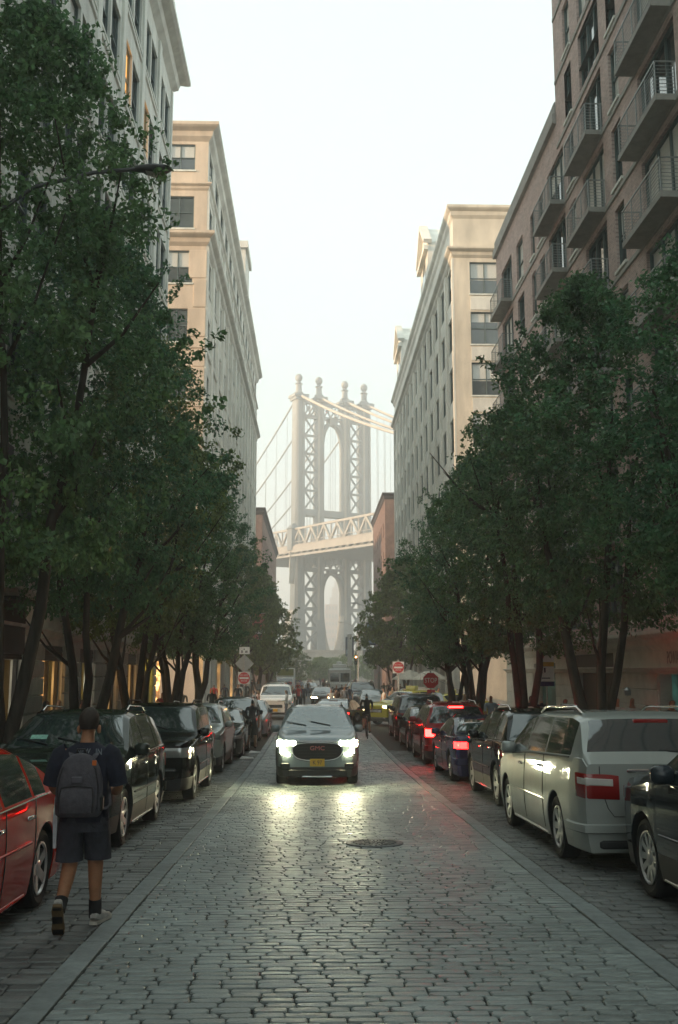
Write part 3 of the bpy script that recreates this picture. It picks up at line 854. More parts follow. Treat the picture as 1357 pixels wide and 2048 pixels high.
# struts across the tower
q = MB(); q.box(-17.0, 17.0, -2.3, 2.3, 57.2, 59.4); bp(q, 'portal_strut')
def lattice(z0, z1, name, seg):
    q = MB(); q.box(-17, 17, -2.0, -1.3, z0 - .5, z0); q.box(-17, 17, -2.0, -1.3, z1, z1 + .6); q.box(-17, 17, 1.3, 2.0, z0 - .5, z0); q.box(-17, 17, 1.3, 2.0, z1, z1 + .6)
    bp(q, name)
    x = -13
    while x < 12.9:
        if not any(a - .2 < x + seg / 2 < c + .2 for a, c in INN):
            q = MB(); q.bar((x, -1.7, z0), (x + seg, -1.7, z1), .4, .5); q.bar((x, -1.5, z1), (x + seg, -1.5, z0), .4, .5); q.lathe([(.8, -.3), (.8, .3)], 8, 'y', (x + seg / 2, -1.65, (z0 + z1) / 2), cap0=True, cap1=True); bp(q, 'lattice_panel')
        x += seg
lattice(93.5, 98.2, 'top_strut', 2.9)
lattice(38.8, 43.4, 'lower_strut', 2.9)
def arch(z_spring, z_top, z_cap, wo=4.5):
    """pointed arch spandrels filling between the inner columns"""
    for s_ in (-1, 1):
        q = MB(); pts = []
        n = 9
        for i in range(n + 1):
            t = i / n; pts.append((s_ * wo * math.cos(t * math.pi / 2) ** .9, z_spring + (z_top - z_spring) * math.sin(t * math.pi / 2) ** .85))
        for i in range(n):
            (x0, h0), (x1, h1) = pts[i], pts[i + 1]
            tk = 1.0
            if i < 3 or i > 6:
                o0 = [(x0, -1.9, h0), (x1, -1.9, h1), (x1 if i > 6 else s_ * wo, -1.9, z_cap if i > 6 else h1 + .001), (x0 if i > 6 else s_ * wo, -1.9, z_cap if i > 6 else h0)]
            else:
                o0 = [(x0, -1.9, h0), (x1, -1.9, h1), (x1 + s_ * .9, -1.9, h1 + 1.0), (x0 + s_ * .9, -1.9, h0 + 1.0)]
            q.loft([o0, [(x, 1.9, z) for x, y, z in o0]])
        bp(q, 'arch_spandrel')
arch(80, 91.0, 93.5)
arch(27, 36.8, 38.8)
for s_ in (-1, 1):         # the lower opening closes in towards the pier like an oval
    q = MB(); prof = [(4.5, 24), (4.2, 20), (3.4, 15), (2.4, 11.5), (1.6, 9.5)]
    q.loft([[(s_ * a, -2.4, z), (s_ * 5.2, -2.4, z), (s_ * 5.2, 2.4, z), (s_ * a, 2.4, z)] for a, z in prof]); bp(q, 'foot_plate', BRIDGE_L)
    q = MB(); q.loft([[(s_ * (17.0 + (24 - z) * .12), -2.6, z), (s_ * 18.2 + s_ * (24 - z) * .22, -2.6, z), (s_ * 18.2 + s_ * (24 - z) * .22, 2.6, z), (s_ * (17.0 + (24 - z) * .12), 2.6, z)] for z in (9.5, 14, 19, 24)]); bp(q, 'foot_plate', BRIDGE_L)
q = MB(); q.loft([[(-21 * k, -9 * k, z), (21 * k, -9 * k, z), (21 * k, 9 * k, z), (-21 * k, 9 * k, z)] for z, k in ((0, 1.08), (3.4, 1.06), (3.5, 1.03), (6.8, 1.02), (6.9, 1.0), (9.4, .99), (9.5, 1.02), (10.4, 1.02))]); bp(q, 'stone_pier', PIERS)
# deck
SL = .033
def dz(t): return 45.6 + SL * t
T0, T1, PAN = -80, 66, 5.6
for w in (-17.6, 17.6):
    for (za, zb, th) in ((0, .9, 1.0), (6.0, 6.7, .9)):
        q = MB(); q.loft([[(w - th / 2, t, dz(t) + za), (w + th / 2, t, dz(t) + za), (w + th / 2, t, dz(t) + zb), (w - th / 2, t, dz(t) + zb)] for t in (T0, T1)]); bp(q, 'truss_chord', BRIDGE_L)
    k = 0; t = T0
    while t < T1 - PAN:
        q = MB(); q.bar((w, t, dz(t) + .8), (w, t, dz(t) + 6.1), .5, .45); bp(q, 'truss_post', BRIDGE_L)
        a, c = (.9, 6.0) if k % 2 == 0 else (6.0, .9)
        q = MB(); q.bar((w, t, dz(t) + a), (w, t + PAN, dz(t + PAN) + c), .8, .8); bp(q, 'truss_diagonal', BRIDGE_L)
        t += PAN; k += 1
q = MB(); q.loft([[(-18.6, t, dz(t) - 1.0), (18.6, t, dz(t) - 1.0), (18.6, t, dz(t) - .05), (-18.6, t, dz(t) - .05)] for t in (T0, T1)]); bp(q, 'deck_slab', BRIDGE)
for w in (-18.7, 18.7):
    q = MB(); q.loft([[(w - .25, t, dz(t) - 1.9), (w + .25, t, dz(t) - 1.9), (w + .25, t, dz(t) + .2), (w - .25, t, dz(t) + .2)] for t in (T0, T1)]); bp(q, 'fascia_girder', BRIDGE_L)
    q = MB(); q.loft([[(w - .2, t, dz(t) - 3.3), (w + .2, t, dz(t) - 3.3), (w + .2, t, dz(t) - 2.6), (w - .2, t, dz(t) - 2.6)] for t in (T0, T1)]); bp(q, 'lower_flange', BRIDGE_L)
t = T0 + .5
while t < T1:
    q = MB(); q.loft([[(-18.4, t - .3, dz(t) - 1.05), (-15, t - .3, dz(t) - 3.2), (15, t - .3, dz(t) - 3.2), (18.4, t - .3, dz(t) - 1.05)], [(-18.4, t + .3, dz(t) - 1.05), (-15, t + .3, dz(t) - 3.2), (15, t + .3, dz(t) - 3.2), (18.4, t + .3, dz(t) - 1.05)]]); bp(q, 'floor_beam', BRIDGE)
    for w in (-18.7,):
        q = MB(); q.bar((w, t, dz(t) - 1.8), (w, t, dz(t) - 2.7), .3, .3); q.bar((w, t, dz(t) - 1.8), (w, t + PAN / 2, dz(t) - 2.7), .2, .25); bp(q, 'bracket', BRIDGE_L)
    t += PAN
# railing posts along the near deck edge, one piece
q = MB(); t = T0
while t < T1:
    q.box(-18.75, -18.65, t, t + .1, dz(t) + .2, dz(t) + 1.6); t += 1.4
q.loft([[(-18.78, t, dz(t) + 1.6), (-18.6, t, dz(t) + 1.6), (-18.6, t, dz(t) + 1.75), (-18.78, t, dz(t) + 1.75)] for t in (T0, T1)])
bp(q, 'deck_railing', BRIDGE_L)
q = MB(); q.box(-19.4, -16.2, -3.6, .6, 44.5, 52.0); q.loft([[(-19.9, -4.1, 52), (-15.7, -4.1, 52), (-15.7, 1.1, 52), (-19.9, 1.1, 52)], [(-18.2, -2, 54), (-17.4, -2, 54), (-17.4, -1, 54), (-18.2, -1, 54)]]); bp(q, 'deck_kiosk', BRIDGE)
for s_ in (-1,):
    q = MB(); q.loft([[(-19.3, y, z) for y, z in ((-1.2, 40), (-1.2, 33), (-2.2, 43), (-2.2, 44))], [(-17, y, z) for y, z in ((-1.2, 40), (-1.2, 33), (-2.2, 43), (-2.2, 44))]]); bp(q, 'deck_bracket', BRIDGE_L)
# main cables and suspenders
for w in (-15.1, -6.0, 6.0, 15.1):
    q = MB(); q.tube([(w, -t, 101.0 - .41 * t + .0007 * t * t) for t in range(0, 111, 10)], .5, 8); bp(q, 'main_cable', BRIDGE_L, smooth=60)
    q = MB(); q.tube([(w, t, 101.0 - .46 * t + .0009 * t * t) for t in range(0, 111, 10)], .34, 8); bp(q, 'main_cable', BRIDGE, smooth=60)
    for k in range(1, 10):
        t = k * 11.2
        za = 101.0 - .41 * t + .0007 * t * t
        if za > dz(-t) + 3 and t < 78: q = MB(); q.tube([(w, -t, za), (w, -t, dz(-t) + 6)], .09, 4); bp(q, 'suspender')
        za = 101.0 - .46 * t + .0009 * t * t
        if t < 60: q = MB(); q.tube([(w, t, za), (w, t, dz(t) + 6)], .09, 4); bp(q, 'suspender')

# far shore seen through the arch and under the deck
FARB = M('far_brick', (.30, .17, .12), .9, var=.2, scale=.03); FARG = M('far_stone', (.33, .32, .31), .9, var=.15, scale=.03)
def far_tower(name, lab, x, y, steps, mat, rows=8, cols=5):
    b = thing(name, lab, 'building', (x, y, -1.05))
    for i, (w, z0, z1) in enumerate(steps):
        mb = MB(); mb.box(-w / 2, w / 2, 0, w * .8, z0, z1)
        if i == 0:
            pass
        mb.build('block' if i == 0 else 'upper_block', mat, b)
    w, z0, z1 = steps[0]
    for j in range(rows):
        for k in range(cols):
            q = MB(); ww = w / cols; hh = (z1 - z0) / rows
            q.box(-w / 2 + ww * (k + .25), -w / 2 + ww * (k + .75), -.4, .3, z0 + hh * (j + .3), z0 + hh * (j + .75)); q.build('window', WGLASS, b)
far_tower('housing_block', 'reddish far shore housing block seen through the bridge arch', 16.0, 880, [(11, 0, 62)], FARB, 9, 4)
far_tower('housing_block', 'lower brown far shore block beside the taller one in the arch', 26, 900, [(11, 0, 55)], FARB, 8, 4)
far_tower('skyscraper', 'pale stepped skyscraper with mast far behind the bridge arch', 23, 1010, [(22, 0, 58), (13, 58, 78), (8, 78, 88), (3.4, 88, 94), (.8, 94, 106)], FARG, 12, 6)
far_tower('housing_block', 'wide far shore block left of the bridge legs', -52, 900, [(30, 0, 46)], FARB, 8, 6)
far_tower('housing_block', 'far shore slab between the legs on the right', 76, 910, [(16, 0, 58)], FARG, 8, 5)
far_tower('housing_block', 'low far shore block behind the left tower leg', -12, 890, [(16, 0, 40)], FARG, 7, 5)
# ------------------------------------------------------------------ trees
BARK = M('dark_bark', (.045, .036, .028), .9, var=.35, scale=10, bump=.6, bscale=25, stretch=(1, 1, .25))
def leaf_mat(name, col, trans=.5):
    return M(name, col, .42, var=.35, scale=.9, rnd=.42, island=True, trans=trans, spec=.5, col2=(col[0] * 1.7, col[1] * 1.35, col[2] * 1.05))
LEAF = leaf_mat('pear_leaf', (.086, .19, .092))
LEAF_B = leaf_mat('pear_leaf_cool', (.07, .18, .104))
LEAF_C = leaf_mat('pear_leaf_yellow', (.115, .195, .078))
LEAF_D = leaf_mat('pear_leaf_deep', (.066, .155, .086))
LEAF_FAR = leaf_mat('far_leaf', (.10, .175, .06))

def crown_mesh(name, mat, n_clump, n_leaf, rx, ry, h, leaf, seed, shape='egg', sprigs=26):
    r = np.random.default_rng(seed)
    # clump centres: fill an egg of height h, radii rx, ry; uneven outline from a few directional lobes
    ph = r.uniform(0, 6.28, 6); am = r.uniform(.04, .16, 6)
    cs = []
    while len(cs) < n_clump:
        z = r.uniform(0, 1); a = r.uniform(0, 6.283)
        if shape == 'egg': prof = (math.sin(math.pi * min(1, (z * .92 + .08)) ** .72)) ** .62
        else: prof = math.sqrt(max(0, 1 - (2 * z - 1) ** 2)) ** .8
        lob = 1 + sum(am[i] * math.sin((i % 3 + 1) * a + ph[i] + z * 5 * ((i % 2) * 2 - 1)) for i in range(6))
        rad = prof * lob * math.sqrt(r.uniform(.12, 1.0))
        cs.append((rad * rx * math.cos(a), rad * ry * math.sin(a), z * h))
    for _ in range(sprigs):       # stray shoots that break the outline
        z = r.uniform(.08, .98); a = r.uniform(0, 6.283)
        prof = (math.sin(math.pi * min(1, (z * .92 + .08)) ** .72)) ** .62
        for k in range(5):
            q = prof * (1.0 + .07 * k)
            cs.append((q * rx * math.cos(a) + r.normal(0, .05), q * ry * math.sin(a) + r.normal(0, .05), z * h + k * .13))
    cs = np.array(cs)
    N = len(cs)
    cr = np.where(np.arange(N) < n_clump, r.uniform(.16, .44, N), .13)
    per = np.where(np.arange(N) < n_clump, n_leaf, max(4, n_leaf // 4))
    idx = np.repeat(np.arange(N), per)
    T = len(idx)
    off = r.normal(0, 1, (T, 3)); off /= np.linalg.norm(off, axis=1)[:, None]
    off *= (r.uniform(0, 1, T) ** .45)[:, None] * cr[idx][:, None]
    off[:, 2] *= .75
    P = cs[idx] + off
    # leaf frames: droop outwards, random roll
    out = P - np.array([0, 0, h * .4]); out /= np.linalg.norm(out, axis=1)[:, None] + 1e-6
    d = out * .6 + r.normal(0, .7, (T, 3)); d[:, 2] -= .35; d /= np.linalg.norm(d, axis=1)[:, None]
    nrm = r.normal(0, .75, (T, 3)) + out * .5; nrm[:, 2] += .7
    nrm -= d * (nrm * d).sum(1)[:, None]; nrm /= np.linalg.norm(nrm, axis=1)[:, None] + 1e-6
    s = np.cross(d, nrm)
    L = leaf * r.uniform(.7, 1.3, T); W = L * r.uniform(.5, .72, T) * .5
    V = np.empty((T, 4, 3))
    V[:, 0] = P - d * (L * .5)[:, None]
    V[:, 1] = P + s * W[:, None] + nrm * (W * .35)[:, None] - d * (L * .05)[:, None]
    V[:, 2] = P + d * (L * .5)[:, None] - nrm * (L * .12)[:, None]
    V[:, 3] = P - s * W[:, None] + nrm * (W * .35)[:, None] - d * (L * .05)[:, None]
    me = bpy.data.meshes.new(name)
    me.vertices.add(T * 4); me.vertices.foreach_set('co', V.reshape(-1))
    me.loops.add(T * 6); me.polygons.add(T * 2)
    b4 = np.arange(T)[:, None] * 4
    li = np.concatenate([b4, b4 + 1, b4 + 2, b4, b4 + 2, b4 + 3], 1).reshape(-1)
    me.loops.foreach_set('vertex_index', li.astype(np.int32))
    me.polygons.foreach_set('loop_start', (np.arange(T * 2) * 3).astype(np.int32))
    me.polygons.foreach_set('loop_total', np.full(T * 2, 3, np.int32))
    me.materials.append(mat)
    me.update(calc_edges=True)
    me.validate()
    return me

def trunk_mesh(seed, h0, spread, top, stems=3, r0=.15):
    """several stems that part near the ground and fork up into the crown"""
    r = random.Random(seed)
    mb = MB()
    mb.tube([(0, 0, -.2), (0, 0, .05), (0, 0, h0)], [r0 * 1.55, r0 * 1.2, r0 * 1.05], 10)
    for k in range(stems):
        a = k * 6.283 / stems + r.uniform(-.5, .5); sp = spread * r.uniform(.65, 1.1); L = top * r.uniform(.82, 1)
        rr = r0 * r.uniform(.55, .85)
        p = [(0, 0, h0 * .7)]; n = 7
        for i in range(1, n + 1):
            t = i / n; q = sp * (t ** .8)
            p.append((math.cos(a) * q + r.uniform(-.08, .08), math.sin(a) * q + r.uniform(-.08, .08), h0 * .7 + (L - h0) * t))
        mb.tube(p, [rr * (1 - .85 * i / n) + .012 for i in range(n + 1)], 8)
        for j in range(5):
            i = r.randint(2, n - 1); b0 = Vector(p[i]); aa = a + r.uniform(-1.6, 1.6); ll = r.uniform(.9, 2.0)
            q = [b0, b0 + Vector((math.cos(aa) * ll * .5, math.sin(aa) * ll * .5, ll * .35)), b0 + Vector((math.cos(aa) * ll, math.sin(aa) * ll, ll * .95))]
            mb.tube(q, [rr * .4, rr * .25, .01], 6)
    return mb.mesh('trunk', BARK, 60)

CROWN = [crown_mesh('crown', (LEAF, LEAF_B, LEAF_C, LEAF)[k], 560, 64, 1.0 * 2.5, 3.3, 8.6, .105, 30 + k) for k in range(4)]
CROWN_R = [crown_mesh('crown', (LEAF_D, LEAF, LEAF_B)[k], 520, 64, 2.6, 3.2, 7.4, .105, 60 + k) for k in range(3)]
CROWN_F = crown_mesh('crown', LEAF_FAR, 380, 30, 2.6, 2.6, 6.5, .2, 90, sprigs=12)
BUSH_F = crown_mesh('crown', LEAF_FAR, 240, 28, 2.4, 2.4, 3.4, .2, 91, 'ball', sprigs=6)
TRUNK = [trunk_mesh(s, h, sp, t, n, r) for s, h, sp, t, n, r in ((1, .5, 1.5, 8.5, 3, .19), (2, .9, 1.3, 8.5, 3, .17), (3, 1.0, 1.2, 8.0, 4, .15), (4, .35, 1.6, 8, 3, .18), (5, 1.7, 1.2, 8, 3, .16))]

def tree(name, label, x, y, crown, trunk, zb, sc, rz, group, base=None, tsc=None):
    z = gz(y) + .12 if base is None else base
    t = thing(name, label, 'tree', (x, y, z), 0, group)
    link('trunk', trunk, t, rot=(0, 0, rz * 1.7), scale=tsc)
    link('crown', crown, t, (0, 0, zb), (0, 0, rz), sc)
    return t
GL, GR, GF = 'street trees along the pale stone building', 'street trees along the brick building', 'trees down by the bridge'
# left row (sidewalk edge)
tree('street_tree', 'nearest and tallest left tree reaching the top of the picture', -5.3, 17.6, CROWN[0], TRUNK[0], 3.9, (1.13, 1.08, 1.24), .1, GL, tsc=(1, 1, 1.3))
tree('street_tree', 'left tree with forked trunk behind the dark green car', -5.2, 23.6, CROWN[1], TRUNK[3], 3.7, (1.04, 1.0, 1.14), 3.0, GL)
tree('street_tree', 'left tree standing beside the lit yellow shop front', -5.2, 29.6, CROWN[2], TRUNK[1], 3.5, (1.0, 1.0, 1.08), 1.57 * 2, GL)
tree('street_tree', 'left tree growing behind the second black car', -5.1, 37.4, CROWN[3], TRUNK[2], 3.2, (.95, 1.0, 1.0), 3.2, GL)
tree('street_tree', 'last left tree before the crossing street', -5.0, 44.6, CROWN[1], TRUNK[4], 3.1, (.98, 1.0, .97), .05, GL)
# right row
tree('street_tree', 'nearest right tree with forked trunk behind the silver minivan', 6.1, 21.6, CROWN_R[0], TRUNK[3], 3.3, (.93, 1.1, 1.04), .2, GR)
tree('street_tree', 'right tree with leaning stems behind the black crossover', 6.0, 28.6, CROWN_R[1], TRUNK[0], 3.0, (.9, 1.12, .98), 3.3, GR)
tree('street_tree', 'right tree with three thin stems beside the parking sign', 6.0, 37.0, CROWN_R[2], TRUNK[2], 2.9, (.9, 1.1, 1.02), 3.1, GR)
tree('street_tree', 'right tree standing next to the stop sign', 6.1, 43.6, CROWN_R[1], TRUNK[1], 2.8, (.85, 1.0, .98), .1, GR)
tree('street_tree', 'right tree overhanging the balconies at the picture edge', 6.5, 15.2, CROWN_R[2], TRUNK[4], 3.4, (.9, 1.0, .80), 2.9, GR)
# beyond the crossing
tree('street_tree', 'far left tree behind the banner pole', -5.6, 78, CROWN_F, TRUNK[4], 3.0, (1.0, 1.2, 1.4), .4, GF)
tree('street_tree', 'far left tree in front of the red warehouse corner', -5.2, 96, CROWN_F, TRUNK[1], 2.8, (1.1, 1.3, 1.45), 1.9, GF)
tree('street_tree', 'far left tree nearest the bridge leg', -5.0, 116, CROWN_F, TRUNK[2], 2.4, (1.15, 1.4, 1.4), 2.7, GF)
tree('street_tree', 'far right tree beside the do not enter sign', 7.0, 76, CROWN_F, TRUNK[4], 3.2, (1.05, 1.2, 1.2), 1.1, GF)
tree('street_tree', 'far right tree below the brick gable', 7.2, 92, CROWN_F, TRUNK[1], 3.0, (1.1, 1.2, 1.3), 2.1, GF)
for k, (x, y, s_, lab) in enumerate(((-3.6, 168, 1.5, 'round green tree below the bridge arch on the left'), (-7.0, 158, 1.7, 'larger round tree behind the white parked vans'), (1.5, 205, 1.3, 'small round tree right under the stone pier'), (7.5, 210, 1.5, 'bushy tree beside the white food truck'), (14, 230, 1.8, 'bushy tree at the right foot of the pier'), (-12, 225, 2.4, 'broad tree hiding the left foot of the pier'), (4.0, 240, 1.4, 'low tree in the middle of the far end'))):
    tree('round_tree', lab, x, y, BUSH_F, TRUNK[4], 1.3, (s_, s_, s_), k * 1.3, GF, base=-.9, tsc=(.8, .8, .5))
# ------------------------------------------------------------------ vehicles
TYRE = M('tyre_rubber', (.014, .014, .015), .85, var=.2)
ALLOY = M('alloy_rim', (.5, .5, .51), .32, .9, var=.1)
CHROME = M('chrome', (.72, .72, .72), .12, 1.0, var=.03)
CLAD = M('grey_cladding', (.022, .023, .025), .6, var=.15)
def paint(name, c, metal=.35): return M(name, c, .45, .3 if metal > .45 else 0.0, var=.05, scale=3, coat=.75, spec=0.0)
P_BLACK = paint('black_paint', (.010, .011, .012)); P_GREEN = paint('dark_green_paint', (.022, .03, .022), .4); P_RED = paint('red_paint', (.50, .02, .011), .25)
P_SILVER = paint('silver_paint', (.36, .385, .37), .55); P_SLATE = paint('slate_paint', (.028, .038, .048), .4); P_GREY = paint('grey_paint', (.19, .23, .25), .5)
P_WHITE = paint('white_car_paint', (.66, .66, .64), 0); P_BLUE = paint('navy_paint', (.016, .018, .06), .4); P_MAROON = paint('maroon_paint', (.28, .010, .016), .3); P_YELLOW = paint('taxi_paint', (.42, .36, .04), 0); P_DKGREY = paint('dark_grey_paint', (.05, .055, .06), .4)
HEAD_OFF = M('lamp_lens', (.42, .43, .43), .12, .5, var=.1, coat=.6)
HEAD_ON = M('lit_headlamp', (1, .95, .8), .3, var=0, emis=(1.0, .95, .56), es=95)
HEAD_DIM = M('lit_headlamp_far', (1, .8, .5), .3, var=0, emis=(1.0, .72, .34), es=16)
TAIL_OFF = M('red_lens', (.26, .008, .008), .18, var=.1, coat=.7)
TAIL_ON = M('lit_brake_lamp', (.8, .02, .02), .3, var=0, emis=(1.0, .006, .005), es=32)
TAIL_MID = M('lit_tail_lamp', (.8, .02, .02), .3, var=0, emis=(1.0, .006, .005), es=16)
CLEARL = M('clear_lens', (.62, .6, .58), .2, var=.1, coat=.5)
PLATE_Y = M('plate_yellow', (.6, .36, .03), .5, var=.05); PLATE_W = M('plate_white', (.6, .6, .57), .5, var=.05); INK = M('dark_ink', (.02, .02, .05), .6, var=0)
AMBER = M('amber_lens', (.6, .2, .02), .25, var=0)
STICK = M('window_sticker', (.25, .5, .42), .6, var=.3, scale=20)

STY = {}
def style(name, L, W, top, belt, plan, axles, rw, wins, ws, rwn, clear=.2, tumble=.32, rail=.9, cladz=0.0):
    STY[name] = dict(L=L, W=W, top=top, belt=belt, plan=plan, axles=axles, rw=rw, wins=wins, ws=ws, rwn=rwn, clear=clear, tumble=tumble, rail=rail, cladz=cladz)
PL = [(0, .80), (.06, .86), (.2, .93), (.55, .985), (1.1, 1.0)]
def planf(L, tail=.86): return PL + [(L - .9, 1.0), (L - .4, .985), (L - .15, .955), (L - .04, .92), (L, tail)]
style('suv', 4.62, 1.84, [(0, .92), (.05, 1.0), (.3, 1.05), (1.12, 1.13), (1.30, 1.19), (2.05, 1.64), (2.5, 1.69), (3.6, 1.67), (4.05, 1.6), (4.46, 1.14), (4.55, 1.04), (4.62, .98)],
      [(0, .9), (1.2, 1.06), (4.6, 1.12)], planf(4.62), (.92, 3.64), .355, [(1.5, 2.42), (2.5, 3.42), (3.5, 4.12)], (1.30, 2.02), (4.05, 4.46), .21, .34, .9, .46)
style('jeep', 4.70, 1.90, [(0, .98), (.04, 1.06), (.3, 1.10), (1.2, 1.15), (1.36, 1.2), (1.98, 1.70), (2.4, 1.76), (4.0, 1.76), (4.3, 1.7), (4.58, 1.18), (4.66, 1.1), (4.7, 1.0)],
      [(0, .95), (1.2, 1.1), (4.7, 1.14)], planf(4.7), (.90, 3.62), .37, [(1.56, 2.45), (2.53, 3.45), (3.53, 4.25)], (1.36, 1.96), (4.3, 4.58), .23, .26, .9, .48)
style('minivan', 5.10, 1.95, [(0, .82), (.06, .92), (.4, 1.02), (.95, 1.10), (1.12, 1.17), (1.95, 1.60), (2.4, 1.68), (4.3, 1.68), (4.66, 1.62), (4.96, 1.24), (5.05, 1.17), (5.10, 1.10)],
      [(0, .8), (1.0, 1.03), (2.5, 1.12), (5.1, 1.18)], planf(5.1, .9), (1.0, 4.02), .35, [(1.38, 2.3), (2.36, 3.4), (3.46, 4.62)], (1.12, 1.93), (4.66, 4.96), .2, .30, .9)
style('sedan', 4.80, 1.83, [(0, .70), (.06, .78), (.4, .88), (1.25, .97), (1.42, 1.02), (2.25, 1.40), (2.7, 1.45), (3.3, 1.42), (3.75, 1.28), (4.2, 1.08), (4.62, 1.04), (4.74, .99), (4.8, .9)],
      [(0, .7), (1.3, .92), (4.8, .99)], planf(4.8), (.95, 3.75), .335, [(1.62, 2.5), (2.57, 3.35), (3.42, 3.78)], (1.42, 2.23), (3.5, 4.16), .17, .42, .9)
style('bigsuv', 5.2, 2.02, [(0, 1.0), (.05, 1.1), (.3, 1.18), (1.25, 1.25), (1.42, 1.3), (2.0, 1.82), (2.4, 1.9), (4.7, 1.9), (4.95, 1.84), (5.08, 1.25), (5.16, 1.15), (5.2, 1.0)],
      [(0, 1.0), (1.3, 1.18), (5.2, 1.22)], planf(5.2, .92), (.95, 4.0), .4, [(1.6, 2.6), (2.68, 3.7), (3.78, 4.8)], (1.42, 1.98), (4.95, 5.08), .25, .22, .9)
RIM_CACHE = {}
def wheel_meshes(r, spokes, w=.225):
    k = (r, spokes)
    if k in RIM_CACHE: return RIM_CACHE[k]
    t = MB(); rr = r * .68
    t.lathe([(rr, -w * .38), (r * .86, -w * .5), (r * .965, -w * .44), (r, -w * .3), (r, w * .3), (r * .965, w * .44), (r * .86, w * .5), (rr, w * .38)], 32, 'y')
    tm = t.mesh('wheel', TYRE, 40)
    m = MB()
    m.lathe([(rr * 1.0, w * .40), (rr * .97, w * .44), (rr * .9, w * .40), (rr * .86, w * .1), (rr * .3, w * .02), (.001, w * .02)], 28, 'y', mi=1)
    m.lathe([(rr * 1.0, w * .36), (rr * 1.0, w * .455), (rr * .93, w * .46), (rr * .885, w * .38)], 28, 'y')
    for i in range(spokes):
        a = 2 * math.pi * i / spokes
        c, s = math.cos(a), math.sin(a)
        def P(rad, off, y): return (rad * c - off * s, y, -(rad * s + off * c))
        wi, wo = rr * .13 * 5 / max(5, spokes) + .012, rr * .16 * 5 / max(5, spokes) + .012
        m.loft([[P(rr * .1, -wi, w * .34), P(rr * .1, wi, w * .34), P(rr * .1, wi, w * .2), P(rr * .1, -wi, w * .2)], [P(rr * .92, -wo, w * .42), P(rr * .92, wo, w * .42), P(rr * .92, wo, w * .25), P(rr * .92, -wo, w * .25)]])
    m.lathe([(.075, w * .2), (.07, w * .37), (.05, w * .4), (.001, w * .4)], 14, 'y')
    rm = m.mesh('rim', [ALLOY, CLAD], 35)
    RIM_CACHE[k] = (tm, rm)
    return RIM_CACHE[k]

def interp(x, pts, sm=.0):
    return float(np.interp(x, [p[0] for p in pts], [p[1] for p in pts]))
def smoothed(pts, L, s=.05):
    xs = np.linspace(-.3, L + .3, int((L + .6) / .01)); ys = np.interp(xs, [p[0] for p in pts], [p[1] for p in pts])
    k = int(s / .01) * 3; g = np.exp(-.5 * (np.arange(-k, k + 1) / (s / .01)) ** 2); g /= g.sum()
    yp = np.convolve(np.pad(ys, k, mode='edge'), g, 'valid')
    return lambda x: float(np.interp(x, xs, yp))

